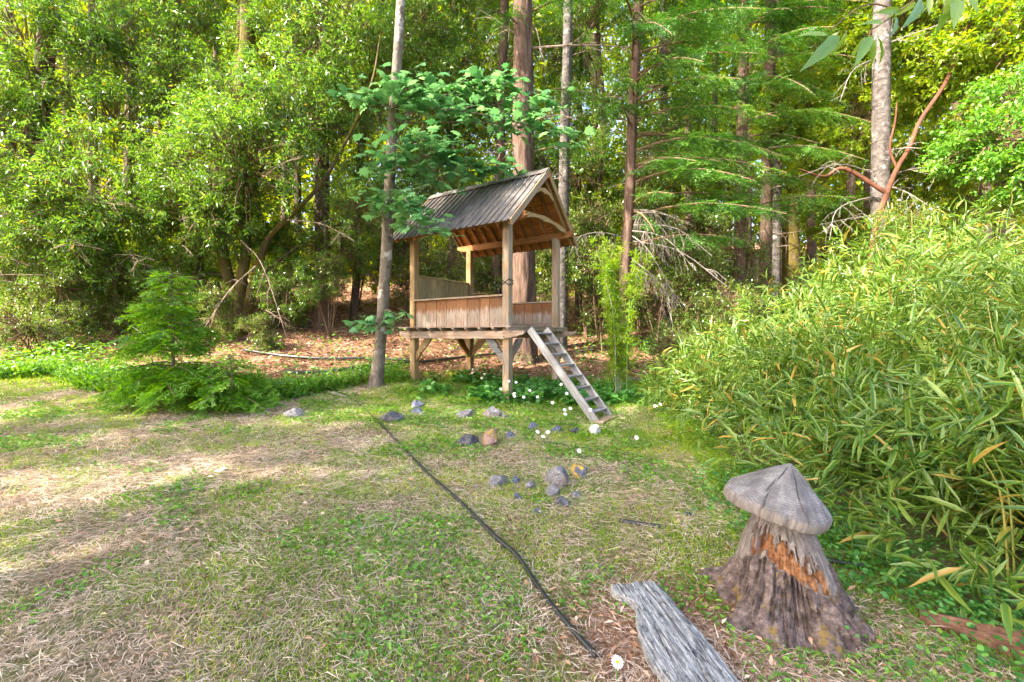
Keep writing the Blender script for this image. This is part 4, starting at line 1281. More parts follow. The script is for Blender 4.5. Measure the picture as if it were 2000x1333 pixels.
# --- the pale leaning trunk beside the playhouse, with maple sprays
def build_maple():
    Y0 = ground_at(733, 755).y
    t, b = tree_root('maple_tree', 'slender leaning maple with pale mottled trunk just left of the playhouse', 733, Y0)
    pts = [b, at(741, 690, Y0), at(748, 600, Y0 + .02), at(757, 450, Y0 + .05), at(766, 260, Y0 + .05), at(776, 120, Y0), at(783, 0, Y0), at(792, -180, Y0), at(800, -420, Y0)]
    trunk('trunk', pts, [.125, .108, .102, .10, .095, .085, .08, .06, .03], M['bark_grey'], t, b, 5, 20, 80, .07, 4, .35)
    r = np.random.default_rng(55)
    # sprays seen in the photograph: start on the trunk, end point, number of leaves
    sprays = []
    top_l = at(768, 300, Y0)
    S = [((766, 330), (980, 335), 0, .25, 120), ((766, 330), (900, 300), -.3, .3, 110), ((766, 320), (830, 270), -.7, .3, 90), ((767, 300), (740, 330), -.6, .25, 60), ((767, 300), (860, 345), -.5, .28, 80),
         ((768, 240), (1110, 260), .2, .3, 95), ((768, 240), (1060, 200), .2, .28, 100), ((768, 240), (980, 150), 0, .25, 80), ((768, 235), (900, 215), -.4, .3, 80), ((769, 230), (1020, 160), .1, .2, 60),
         ((770, 215), (680, 185), -.3, .22, 55), ((770, 215), (800, 170), -.5, .28, 90), ((770, 215), (840, 185), -.3, .25, 70), ((770, 200), (1120, 270), .3, .14, 40), ((755, 470), (740, 380), -.3, .2, 60),
         ((745, 640), (715, 640), -.3, .2, 30), ((747, 610), (775, 625), -.3, .16, 20), ((760, 400), (840, 430), -.8, .16, 55), ((764, 380), (800, 400), -.9, .15, 40), ((758, 440), (850, 460), -1.0, .15, 35)]
    P, D, N, L = [], [], [], []
    for (s0, s1, dY, sp, n) in S:
        a = at(s0[0], s0[1], Y0); e = at(s1[0], s1[1], Y0 + dY)
        mid = (a + e) / 2 + Vector((0, 0, .10))
        path = smooth_path([a, mid, e], 10)
        twigs = MB(); add_tube(twigs, path - np.array(b), [.018, .005], 5, cap=False); twigs.build('branch', M['bark_grey'], t)
        for k in range(int(n * .85)):
            f = r.uniform(.4, 1.05) ** .8
            q = np.array([np.interp(f, np.linspace(0, 1, 10), path[:, c]) for c in range(3)]) + r.normal(0, 1, 3) * np.array([sp, sp * .8, sp * .35])
            P.append(q); an = r.uniform(0, 6.28)
            D.append((math.cos(an), math.sin(an) - .3, r.uniform(-.55, .0))); N.append((r.normal(0, .35), -.35 + r.normal(0, .3), 1)); L.append(r.uniform(.13, .24))
    P, D, N, L = np.array(P) - np.array(b), np.array(D), np.array(N), np.array(L)
    k = 300
    mb = MB(); add_leaves(mb, [(0, 0, 0)], [(1, 0, 0)], [(0, 0, 1)], 1, 1.0, 'maple', np.array([.7]))
    mb2 = MB(); add_leaves(mb2, [(0, 0, 0)], [(1, 0, 0)], [(0, 0, 1)], 1, .95, 'maple', np.array([.35]))
    lm = [mb.mesh('leaf', M['maple']), mb2.mesh('leaf', M['maple'])]
    order = np.argsort(-L)
    for c, i in enumerate(order[:k]):
        d = Vector(D[i]).normalized(); nn = Vector(N[i]); s = d.cross(nn).normalized(); nn = s.cross(d)
        mt = Matrix((d * L[i], s * L[i] * -1, nn * L[i])).transposed().to_4x4(); mt.translation = Vector(P[i])
        o = link('leaf', lm[c % 2], t); o.matrix_local = mt
    rest = order[k:]
    mb = MB(); add_leaves(mb, P[rest], D[rest], N[rest], L[rest], L[rest], 'maple', r.random(len(rest)))
    tag(mb.build('foliage', M['maple'], t), kind='stuff')
    up = at(800, -420, Y0)
    put_crown('madrone', up, 1.4, t, b)
build_maple()

def twiggy(parent, base, r, items, mat='dead_twig', name='dead_branch'):
    for (a, e, sag, rad, n, twl, droop) in items:
        mb = MB()
        dead_branch_mb(mb, r, Vector(a) - Vector(base), Vector(e) - Vector(base), sag, rad, n, twl, 2, droop)
        mb.build(name, M[mat], parent)

# --- firs
FIR_A = [fir_crown_mesh('fir_crown', 400 + i, 0, 6.0, 2.6, 1.9, 42, M['fir']) for i in range(2)]
FIR_TOP = fir_crown_mesh('fir_top', 410, 0, 8.0, 2.4, .5, 46, M['fir'], needle=.09, nw=.02, step=.10)

def straight(px0, px1, Y, top=20.0, b=None):
    """a straight trunk from the ground up through the frame"""
    base = on_ground(px0, Y, -.08) if b is None else b
    t1 = at(px1, 0, Y)
    k = (top - base.z) / (t1.z - base.z)
    return [base, base.lerp(t1, .3), base.lerp(t1, .65), t1, base.lerp(t1, k)]

def build_firs():
    r = np.random.default_rng(500)
    # big fir right behind the playhouse
    Y = 11.6
    t, b = tree_root('fir_tree', 'thick reddish brown fir trunk rising right behind the playhouse roof', 1024, Y)
    p = straight(1024, 1021, Y, 22)
    trunk('trunk', p, [.33, .275, .26, .24, .12], M['bark_fir'], t, b, 11, 40, 150, .2, 9, .35)
    tp = p[-1]
    for z, s in ((14.5, 1.0),):
        o = link('crown', FIR_A[0] if z < 12 else FIR_TOP, t, Vector((p[2].x, Y, z)) - b); o.scale = (s,) * 3
    twiggy(t, b, r, [(at(1028, 95, Y), at(1250, 95, Y - .5), .02, .03, 10, .6, .2), (at(1018, 75, Y), at(930, 15, Y - .4), .05, .03, 6, .5, .1), (at(1030, 240, Y), at(1130, 235, Y - .6), .1, .02, 8, .5, .2),
                     (at(1020, 290, Y), at(960, 300, Y - .6), .1, .02, 8, .5, .3), (at(1030, 40, Y), at(1060, 130, Y - .3), .2, .012, 6, .4, .6)])
    # the branch laden with sprays right of it
    mb = MB()
    ax = fir_foliage(mb, r, [at(1030, 300, Y) - b, at(1028, 190, Y) - b, at(1028, 30, Y) - b, at(1026, 60, Y) - b], [(1, -.35, .0), (1, -.4, .05), (.9, -.5, .05), (-.7, -.6, .1)], [2.0, 2.3, 2.0, 1.6], [.15, .2, .2, .25])
    for a in ax: add_tube(mb, a, [.03, .005], 5, 1, cap=False)
    mb.build('low_branch', [M['fir'], M['twig']], t)
    # slimmer trunks
    for (px0, px1, Y, r0, mt, lab, crown) in (
        (966, 986, 14.2, .16, 'bark_dark', 'slim dark fir trunk just left of the thick reddish one', 11),
        (1094, 1110, 12.8, .155, 'bark_pale', 'slim greyish fir trunk right of the thick reddish one', 10.5),
        (1297, 1296, 16.5, .15, 'bark_pale', 'slender pale fir trunk behind the hanging green fir sprays', 10),
        (630, 628, 12.6, .20, 'bark_fir', 'reddish trunk left of the pale leaning maple', 10),
        (247, 262, 15.0, .17, 'bark_dark', 'narrow dark trunk behind the fir sapling', 9),
        (1492, 1505, 14.5, .17, 'bark_dark', 'dark trunk left of a close twin above the long low fir frond', 9),
        (1514, 1522, 15.5, .15, 'bark_pale', 'paler twin trunk behind the dark one above the low fir frond', 9.5)):
        t, b = tree_root('fir_tree', lab, px0, Y)
        p = straight(px0, px1, Y, 19)
        trunk('trunk', p, [r0 * 1.15, r0, r0 * .95, r0 * .85, r0 * .3], M[mt], t, b, int(px0), 20, 80, .16, 7, .25)
        s = random.uniform(.85, 1.1)
        o = link('crown', FIR_TOP, t, Vector((p[3].x, Y, 13.5)) - b); o.rotation_euler.z = random.uniform(0, 6)
        items = []
        for k in range(5):
            q = p[0].lerp(p[3], r.uniform(.25, .95)); a = r.uniform(2.6, 6.8)
            items.append((q, q + Vector((math.cos(a) * r.uniform(.7, 1.6), math.sin(a) * 1.0, r.uniform(-.3, .2))), .05, .014, 6, .5, .3))
        twiggy(t, b, r, items)
    # the branchy fir right of the playhouse
    Y = 10.9
    t, b = tree_root('fir_tree', 'branchy fir with drooping green sprays right of the playhouse', 1214, Y)
    p = [b, at(1220, 540, Y), at(1228, 420, Y), at(1236, 220, Y), at(1248, 0, Y), at(1262, -300, Y), at(1275, -700, Y)]
    trunk('trunk', p, [.155, .13, .125, .12, .11, .09, .05], M['bark_fir'], t, b, 21, 26, 110, .2, 7, .25)
    base_p, dirs, lens, dr = [], [], [], []
    BR = [(480, 1, -.5, 2.6, .10), (425, 1, -.75, 3.0, .16), (390, 1, -.25, 3.3, .12), (360, .8, -.9, 2.6, .25), (330, 1, -.45, 3.1, .2), (300, .9, -.8, 3.0, .25), (270, 1, -.1, 3.2, .2), (250, -.5, -.8, 1.7, .2), (235, 1, -.55, 3.2, .2),
          (200, .9, -.9, 2.8, .3), (180, 1, -.3, 3.4, .25), (150, 1, -.7, 3.0, .25), (120, -.2, -1, 2.0, .3), (110, 1, -.4, 3.3, .28), (80, .8, -.8, 2.8, .3), (50, 1, -.2, 3.2, .25), (30, -.4, -.8, 1.6, .25), (20, 1, -.6, 3.0, .28), (-20, .9, -.7, 3.0, .35), (-60, 1, -.3, 3.2, .35),
          (-100, .8, -.9, 2.8, .4), (400, .2, -1, 1.5, .2), (220, -.8, -.3, 1.6, .15), (340, .5, -1.0, 2.0, .25)]
    for (py, dx, dy, L, d) in BR:
        q = at(1234, py, Y)
        base_p.append(q - b); dirs.append((dx, dy, r.uniform(-.05, .1))); lens.append(L * r.uniform(.9, 1.1)); dr.append(d)
    for k in range(16):
        py = r.uniform(-60, 420); a = r.uniform(-1.9, .3)
        base_p.append(at(1236, py, Y) - b); dirs.append((math.cos(a), math.sin(a), r.uniform(-.3, .2))); lens.append(r.uniform(.9, 2.4)); dr.append(r.uniform(.15, .6))
    mb = MB()
    ax = fir_foliage(mb, r, base_p, dirs, lens, dr, live=.3)
    for a in ax: add_tube(mb, a, [.03, .006], 5, 1, cap=False)
    mb.build('crown', [M['fir'], M['twig']], t)
    o = link('upper_crown', FIR_A[1], t, at(1262, -250, Y) - b)
    o = link('upper_crown', FIR_TOP, t, at(1268, -600, Y) - b)
    items = []
    for (py, ex, ey, dY) in ((440, 1390, 500, -1.0), (455, 1330, 600, -.8), (500, 1320, 690, -.9), (430, 1300, 420, -.6), (470, 1420, 560, -1.2), (520, 1300, 560, -.5), (410, 1350, 440, -.9), (465, 1110, 470, -.3), (450, 1360, 530, -1.1)):
        items.append((at(1226, py, Y), at(ex, ey, Y + dY), .12, .016, 11, .62, .9))
    twiggy(t, b, r, items, 'lichen_twig')
    # second sprayed fir further right, trunk hidden in its own fronds
    Y = 12.4
    t, b = tree_root('fir_tree', 'fir whose long low frond reaches right above the bamboo', 1440, Y)
    p = straight(1440, 1455, Y, 19)
    trunk('trunk', p, [.17, .15, .14, .12, .04], M['bark_dark'], t, b, 31, 20, 80, .18, 7, .2)
    base_p, dirs, lens, dr = [], [], [], []
    BR = [(425, .95, -.8, 2.7, .06), (415, .7, -1, 2.6, .10), (400, -.6, -1, 2.0, .2), (350, 1, -.5, 2.6, .25), (310, .6, -1, 2.6, .3), (280, -.8, -.8, 2.3, .3), (240, 1, -.7, 2.7, .3), (200, -.3, -1, 2.4, .3), (160, 1, -.3, 2.8, .3),
          (120, .5, -1, 2.6, .35), (80, -.7, -.9, 2.4, .35), (40, 1, -.6, 2.8, .35), (0, .2, -1, 2.5, .4), (-40, .9, -.8, 2.8, .4), (-80, -.5, -1, 2.4, .4), (140, .9, -.9, 2.6, .3), (60, .8, -.9, 2.7, .3)]
    for (py, dx, dy, L, d) in BR:
        base_p.append(at(1448, py, Y) - b); dirs.append((dx, dy, r.uniform(-.05, .1))); lens.append(L * r.uniform(.9, 1.1)); dr.append(d)
    for k in range(14):
        py = r.uniform(-40, 400); a = r.uniform(-2.6, -.1)
        base_p.append(at(1448, py, Y) - b); dirs.append((math.cos(a), math.sin(a), r.uniform(-.3, .2))); lens.append(r.uniform(.9, 2.2)); dr.append(r.uniform(.15, .6))
    mb = MB()
    ax = fir_foliage(mb, r, base_p, dirs, lens, dr, live=.2)
    for a in ax: add_tube(mb, a, [.03, .006], 5, 1, cap=False)
    mb.build('crown', [M['fir'], M['twig']], t)
    o = link('upper_crown', FIR_TOP, t, at(1460, -250, Y) - b)
build_firs()

# --- bay laurels on the left
def build_bays():
    r = np.random.default_rng(600)
    def bay(label, px, Y, stems, crowns, uppers, mat, items=()):
        t, b = tree_root('bay_tree', label, px, Y)
        for i, (pts, rad) in enumerate(stems):
            P = [b] + [at(x, y, Yq) for x, y, Yq in pts]
            trunk('trunk' if i == 0 else 'stem', P, rad, M[mat], t, b, 40 + i + int(px), 20, 60, .14, 5, .2 if i == 0 else 0)
        for (x, y, Yq, s) in crowns:
            c = at(x, y, Yq)
            put_crown('bay', c, s, t, b)
            # a limb carrying it
            a = at(stems[0][0][-2][0], min(y + 140, 560), Y)
            limb(t, b, [a, (a + c) / 2 + Vector((0, 0, .2)), c], [.05, .03, .012], M['twig' if mat != 'bark_moss' else 'bark_dark'])
        for (x, y, Yq, s) in uppers[:1]:
            put_crown('upper', at(x, y, Yq), s, t, b, 'upper_crown')
        twiggy(t, b, r, items)
        extra = []
        for k in range(9):
            x, y, Yq, s = crowns[int(r.integers(len(crowns)))]
            a = at(x + r.uniform(-60, 60), y + r.uniform(-40, 120), Yq - .6)
            extra.append((a, a + Vector((r.uniform(-1.5, 1.5), r.uniform(-.8, .1), r.uniform(-.6, .3))), .08, .013, 7, .45, .25))
        twiggy(t, b, r, extra)
    bay('mossy bay laurel with several leaning yellow green stems left of the maple', 470, 11.8,
        [([(440, 520, 11.7), (428, 430, 11.7), (450, 300, 11.8), (480, 120, 12), (484, 0, 12), (486, -500, 12)], [.19, .14, .13, .16, .19, .18, .08]),
         ([(500, 540, 11.6), (522, 470, 11.5), (570, 420, 11.3), (640, 340, 11.2), (720, 180, 11.2), (745, 60, 11.3)], [.17, .11, .08, .06, .045, .03, .02]),
         ([(470, 560, 11.6), (480, 470, 11.8), (462, 250, 12.2), (470, 0, 12.4)], [.16, .13, .12, .1, .06])],
        [(480, 330, 10.6, .95), (560, 255, 11, .9), (405, 190, 12.4, .8), (545, 120, 12.6, .8), (620, 170, 12, .9), (660, 60, 12.2, .9), (420, 420, 11.2, .7), (700, 420, 11.4, .55), (350, 540, 11.4, .5), (560, 560, 11.2, .45), (480, 230, 10.8, .8)],
        [(480, -180, 12, 1), (600, -250, 11.5, 1), (380, -300, 12.5, 1.1), (520, -480, 12, 1.1)], 'bark_moss',
        [(at(500, 520, 11), at(400, 640, 10.3), .1, .02, 8, .5, .4), (at(560, 430, 11), at(690, 470, 10.5), .1, .016, 9, .5, .4), (at(470, 470, 11), at(560, 660, 10.4), .12, .016, 9, .5, .5), (at(440, 300, 11), at(330, 330, 10.5), .05, .02, 8, .5, .2)])
    bay('bay laurel with a forked dark trunk at the far left edge', 40, 11.8,
        [([(52, 500, 11.8), (70, 300, 11.8), (85, 150, 11.9), (92, 0, 12), (100, -500, 12)], [.26, .22, .2, .2, .19, .08]), ([(75, 520, 11.6), (65, 450, 11.5), (40, 330, 11.4), (-30, 200, 11.4)], [.16, .13, .11, .1, .06])],
        [(40, 300, 10.8, 1.0), (120, 470, 10.8, .75), (60, 110, 11.2, 1.0), (180, 370, 10.6, .95), (0, 430, 10.6, .8), (-60, 200, 11, 1.0), (210, 90, 12, .95), (60, 540, 10.8, .55), (200, 500, 11.0, .6)],
        [(60, -150, 11.5, 1), (180, -260, 12, 1.1), (-80, -250, 11, 1.1), (40, -480, 11.5, 1.2)], 'bark_dark',
        [(at(70, 420, 11), at(240, 400, 10), .05, .02, 10, .6, .2), (at(60, 440, 11), at(180, 520, 10.2), .05, .02, 8, .5, .3), (at(65, 400, 11), at(-20, 420, 10), .05, .02, 8, .5, .3)])
    bay('bay laurel with thin brown crooked trunk behind the sapling', 380, 13.2,
        [([(388, 480, 13.2), (350, 300, 13.0), (330, 200, 13), (345, 60, 13), (350, -400, 13)], [.13, .11, .10, .09, .08, .04])],
        [(290, 130, 12.6, 1.0), (270, 420, 11.2, .8), (370, 430, 11.4, .7), (340, 30, 13, 1.0), (230, 250, 12, .85), (400, 310, 11, .8)],
        [(300, -180, 13, 1.1), (230, -400, 12.5, 1.2), (400, -520, 13, 1.1)], 'bark_dark',
        [(at(345, 330, 12), at(440, 360, 11), .1, .02, 8, .5, .3), (at(350, 300, 12), at(260, 240, 11.4), .1, .02, 7, .5, .2)])
    bay('leafy bay laurel half hidden behind the pale leaning maple', 690, 13.5,
        [([(700, 480, 13.5), (705, 300, 13.4), (735, 100, 13.4), (745, 0, 13.4), (760, -400, 13.4)], [.12, .1, .1, .08, .07, .03])],
        [(690, 250, 12.6, .85), (720, 110, 13.2, 1.0), (810, 60, 13.8, .95), (850, 180, 14.5, .95), (640, 480, 12.4, .7), (740, 380, 13.0, .75), (850, 330, 14.2, .8)],
        [(740, -180, 13.2, 1.1), (860, -300, 13.5, 1.1), (700, -480, 13, 1.1)], 'bark_dark',
        [(at(705, 400, 13), at(790, 260, 12), .1, .02, 8, .5, .3), (at(700, 430, 13), at(610, 360, 12), .05, .02, 8, .6, .2)])
    bay('slender bay laurel uphill behind the playhouse ridge', 880, 15.8,
        [([(885, 420, 15.8), (878, 250, 15.8), (890, 60, 15.8), (892, -250, 15.8)], [.12, .10, .09, .07, .03])],
        [(800, 90, 15.5, .9), (880, 150, 15.2, .95), (955, 230, 15.4, .8), (930, 40, 15.9, 1.0), (1060, 110, 16, .9), (850, 300, 15.6, .8), (1070, 300, 16.2, .8)], [], 'bark_dark')
    bay('slender bay laurel uphill between the greyish fir and the branchy fir', 1175, 15.4,
        [([(1172, 400, 15.4), (1180, 250, 15.4), (1168, 60, 15.4), (1170, -200, 15.4)], [.12, .10, .09, .07, .03])],
        [(1140, 80, 15.2, .95), (1185, 220, 15.0, .9), (1130, 330, 15.2, .75), (1260, 330, 15.2, .75), (1330, 240, 15.8, .9), (1290, 80, 15.8, .95), (1400, 320, 16, .8)], [], 'bark_dark')
build_bays()

# --- right hand side: pale trunk, madrone, leaning reddish limb
def build_right():
    r = np.random.default_rng(700)
    Y = 10.6
    t, b = tree_root('pale_tree', 'straight pale grey trunk with dark bands above the bamboo', 1716, Y)
    p = straight(1716, 1723, Y, 18)
    trunk('trunk', p, [.21, .185, .18, .17, .08], M['bark_pale'], t, b, 51, 26, 120, .08, 5, .2)
    put_crown('upper', at(1740, -260, Y), 1.0, t, b)
    items = []
    for (py, ex, ey) in ((345, 1560, 345), (380, 1620, 470), (350, 1850, 330), (420, 1600, 440), (360, 1840, 420), (90, 1860, 40), (110, 1640, 200), (300, 1800, 290)):
        items.append((at(1720, py, Y), at(ex, ey, Y - .8), .08, .016, 8, .5, .3))
    twiggy(t, b, r, items, 'lichen_twig')
    Y = 10.2
    t, b = tree_root('madrone_tree', 'madrone with smooth reddish limb leaning right across the pale trunk', 1690, Y)
    P = [b, at(1705, 480, Y), at(1730, 385, Y), at(1752, 330, Y), at(1775, 290, Y), at(1798, 235, Y), at(1845, 165, Y), at(1872, 100, Y), at(1905, 0, Y), at(1950, -160, Y)]
    trunk('trunk', P, [.062, .058, .055, .05, .047, .043, .04, .034, .028, .018], M['bark_madrone'], t, b, 61, 16, 90, .06, 4, .1)
    limb(t, b, [at(1752, 330, Y), at(1738, 290, Y), at(1748, 240, Y), at(1752, 200, Y)], [.03, .025, .02, .012], M['bark_madrone'])
    limb(t, b, [at(1735, 380, Y), at(1650, 330, Y + .2), at(1610, 345, Y + .3), at(1560, 330, Y + .3)], [.05, .045, .03, .012], M['bark_madrone'])
    for (x, y, Yq, s) in ((1860, 110, 10.8, .85), (1950, 200, 10.6, .8), (1790, 60, 11.4, .9), (1920, 20, 11, .9), (1670, 250, 12.6, .8), (1600, 310, 12.8, .65), (1780, 190, 12, .65), (1640, 120, 13, .85), (1560, 210, 13.4, .75), (1990, 90, 10, .8), (1850, 300, 12.5, .6), (1700, 20, 13, .9)):
        put_crown('madrone', at(x, y, Yq), s, t, b)
    for (x, y, s) in ((1880, -220, 1.0),):
        put_crown('upper', at(x, y, 10.5), s, t, b, 'upper_crown')
    # fresh green broadleaf at the right edge
    Y = 8.2
    t, b = tree_root('young_tree', 'fresh green leafy young tree at the right edge above the bamboo', 2010, Y)
    P = [b, at(2015, 450, Y), at(1990, 300, Y), at(1960, 200, Y)]
    trunk('trunk', P, [.06, .05, .04, .015], M['bark_dark'], t, b, 71, 10, 30)
    for (x, y, Yq, s) in ((1935, 275, 8.0, .62), (1985, 190, 8.4, .6), (1880, 300, 8.6, .45), (2010, 330, 7.8, .6)):
        put_crown('greenwood', at(x, y, Yq), s, t, b)
    # mossy crooked oak beyond the fronds
    Y = 15.0
    t, b = tree_root('oak_tree', 'crooked mossy oak trunk beyond the long low fir frond', 1548, Y)
    P = [b, at(1545, 420, Y), at(1560, 360, Y), at(1585, 310, Y), at(1600, 220, Y), at(1590, 100, Y)]
    trunk('trunk', P, [.3, .24, .2, .15, .1, .05], M['bark_moss'], t, b, 81, 18, 60, .15, 5, .2)
    limb(t, b, [at(1552, 400, Y), at(1535, 350, Y), at(1515, 340, Y), at(1505, 300, Y)], [.10, .08, .06, .02], M['bark_moss'])
    for (x, y, s) in ((1560, 260, .8), (1620, 180, .9), (1500, 180, .8), (1580, 60, .9)):
        put_crown('madrone', at(x, y, Y + .5), s, t, b)
    # dark trunks standing deep in the wood
    tm = None
    for i, (px, Y, rr) in enumerate(((1585, 20, .2), (1610, 23, .2), (1655, 21, .22), (1672, 26, .25), (1690, 19, .2), (1880, 17, .2), (1905, 21, .18), (1925, 18, .2), (1952, 19, .2), (1975, 22, .2), (1460, 22, .22), (1420, 25, .2), (1170, 20, .2), (1350, 21, .22), (1390, 18, .15),
                                     (880, 20, .22), (915, 23, .2), (830, 22, .2), (560, 20, .2), (190, 19, .2), (130, 21, .2), (310, 22, .2), (585, 17, .14), (20, 18, .2), (420, 19, .18), (1040, 24, .2), (1130, 17, .14))):
        t, b = tree_root('distant_tree', 'slender dark trunk standing deep in the shade of the wood', px, Y, group='slender trunks deep in the wood')
        if tm is None:
            mb = MB(); add_tube(mb, smooth_path([(0, 0, -.2), (.05, 0, 5), (0, .1, 11), (0, 0, 18)], 30), [.2, .17, .13, .04], 12, bump=lambda a, z, t_: 1 + .3 * (fbm(np.cos(a) * 3, np.sin(a) * 3, z * .8, 90, 3) - .5))
            tm = mb.mesh('trunk', M['bark_dark'], True)
        o = link('trunk', tm, t); o.scale = (rr / .2, rr / .2, 1); o.rotation_euler = (random.uniform(-.02, .02), random.uniform(-.02, .02), random.uniform(0, 6))
        o = link('crown', FIR_TOP, t, (0, 0, 13 + random.uniform(0, 2))); o.scale = (1.1, 1.1, 1.2); o.rotation_euler.z = random.uniform(0, 6)
build_right()

# --- far wood: one leafy mass on the hill
def build_far_wood():
    r = np.random.default_rng(800)
    n = 11000
    C = np.stack([r.uniform(-46, 46, n), r.uniform(21, 40, n), np.zeros(n)], -1)
    g = height(C[:, 0], C[:, 1])
    C[:, 2] = g + r.random(n) ** 1.15 * 22
    # open dark understorey at the right
    px = 1000 + F * C[:, 0] / C[:, 1]
    low = (C[:, 2] - g < 2.0) & (C[:, 0] > 6)
    k = fbm(C[:, 0] * .16, C[:, 1] * .16, C[:, 2] * .16, 88, 3) > .36
    C = C[k & ~low]
    n = len(C); per = 36
    P = np.repeat(C, per, 0) + r.normal(0, 1, (n * per, 3)) * np.array([.95, .95, .65])
    D = unit(r.normal(size=(n * per, 3)) + np.array([0, 0, -.3]))
    N = unit(np.array([0, 0, 1.0]) + r.normal(0, .6, (n * per, 3)))
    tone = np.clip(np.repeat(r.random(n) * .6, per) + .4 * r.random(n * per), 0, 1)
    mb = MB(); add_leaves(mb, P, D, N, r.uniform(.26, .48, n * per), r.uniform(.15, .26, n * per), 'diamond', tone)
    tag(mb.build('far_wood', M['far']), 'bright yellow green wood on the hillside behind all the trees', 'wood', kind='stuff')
build_far_wood()

# ------------------------------------------------------------------ unseen trees added left of the view to shade lawn, stump and playhouse
def build_shade_trees():
    for i, (x, y, z, s, lab) in enumerate(((-8.0, -.4, 8.0, 1.2, 'unseen tall laurel added to shade the middle of the lawn'), (-12.2, 1.8, 8.3, 1.25, 'unseen tall laurel added far to the side to shade the upper lawn'),
            (-9.8, -4.2, 8.2, 1.25, 'unseen tall laurel added to shade the near part of the lawn'), (-6.0, -3.2, 8.4, 1.2, 'unseen tall laurel added to shade stump and plank'), (-7.5, 4.6, 8.5, .8, 'unseen laurel added to shade the playhouse'))):
        b = Vector((x, y, H(x, y) - .1))
        t = thing('bay_tree', lab, 'tree', b)
        trunk('trunk', [b, (x + .1, y, 3), (x - .1, y + .1, 6), (x, y, z + 2.5)], [.24, .2, .16, .05], M['bark_dark'], t, b, 70 + i, 16, 40, .14, 5, .3)
        for (dx, dy, dz) in ((0, 0, 0), (1.9, .6, -.6), (-1.9, .4, -.3), (.4, 1.9, .2), (.2, -1.9, .3), (0, 0, 2.2), (1.4, 1.2, 1.8), (-1.2, -1.4, 1.9)):
            if (i == 0 and dx < -1.5) or (i == 1 and dx > 1.5) or (i == 4 and dy > 1) or (i in (0, 1, 2) and dz > 1): continue               # a gap that lets patches of sun through
            put_crown('upper', (x + dx * s, y + dy * s, z + dz * s), .75 * s, t, b)
build_shade_trees()

# ------------------------------------------------------------------ shrubs in the understorey
def build_shrubs():
    SH = [(1170, 520, 12.5, 1.0, 'shrub under the branchy fir right of the playhouse, pale lit leaves'), (1280, 500, 12.8, 1.1, 'shiny leaved shrub behind the grey hanging dead twigs'), (1370, 560, 11.8, 1.0, 'dark shrub where the bamboo meets the wood'),
          (1140, 440, 14.0, 1.1, 'shrub seen over the right end of the playhouse roof'), (1450, 500, 12.5, .9, 'shrub below the long low fir frond'), (1420, 600, 10.0, .7, 'low dark shrub against the upper edge of the bamboo'),
          (860, 520, 13.5, 1.0, 'shrub seen through the playhouse above its low rail'), (960, 540, 14.5, 1.0, 'shrub seen between the two rear posts of the playhouse'), (1060, 500, 14.0, 1.0, 'shrub seen beside the thick fir under the roof'),
          (790, 480, 14.0, 1.0, 'shrub between the pale maple trunk and the playhouse'), (60, 640, 9.6, .8, 'dark bushy shrub at the far left edge of the lawn'), (150, 600, 11.5, .8, 'bush uphill behind the far left shrub'),
          (250, 560, 13.5, .9, 'bush behind the top of the fir sapling'), (560, 610, 12.2, .6, 'small leafy bush beside the mossy stems'), (1320, 670, 9.4, .55, 'small dark bush beside the yellow plume'),
          (120, 560, 10.4, .7, 'lit leafy bush low at the left under the forked bay'), (235, 545, 11.2, .7, 'lit leafy bush left of the young fir tip'), (415, 585, 10.8, .55, 'lit leafy bush between young fir and mossy stems'), (20, 545, 11.2, .7, 'lit leafy bush at the very left edge under the bay'), (640, 520, 11.6, .5, 'small lit bush at the foot of the reddish trunk left of the maple'), (500, 640, 10.4, .4, 'small bush right below the mossy stems'),
          (1760, 440, 9.0, .6, 'pale leaved shrub at the foot of the pale banded trunk'), (1250, 420, 14.5, 1.1, 'shrub far behind the branchy fir trunk'), (1370, 440, 15.0, 1.1, 'shrub deep behind the grey hanging twigs')]
    for i, (px, py, Y, s, lab) in enumerate(SH):
        b = on_ground(px, Y, -.03)
        c = at(px, py, Y)
        t = thing('shrub', lab, 'shrub', b)
        put_crown('shrub', c, s, t, b, 'foliage')
        zlo = c.z - .8 * s
        if zlo > b.z + .25:
            put_crown('shrub', Vector((c.x + .2, c.y + .1, max(zlo - .3 * s, b.z + .55 * s))), s * .9, t, b, 'foliage')
        mb = MB()
        for k in range(5):
            e = Vector((c.x + random.uniform(-.7, .7) * s, c.y + random.uniform(-.6, .6) * s, c.z + random.uniform(-.2, .5) * s)) - b
            add_tube(mb, smooth_path([(random.uniform(-.1, .1), random.uniform(-.1, .1), 0), e * .5 + Vector((random.uniform(-.15, .15), 0, .1)), e], 8), [.02, .005], 5)
        mb.build('stems', M['twig'], t)
build_shrubs()

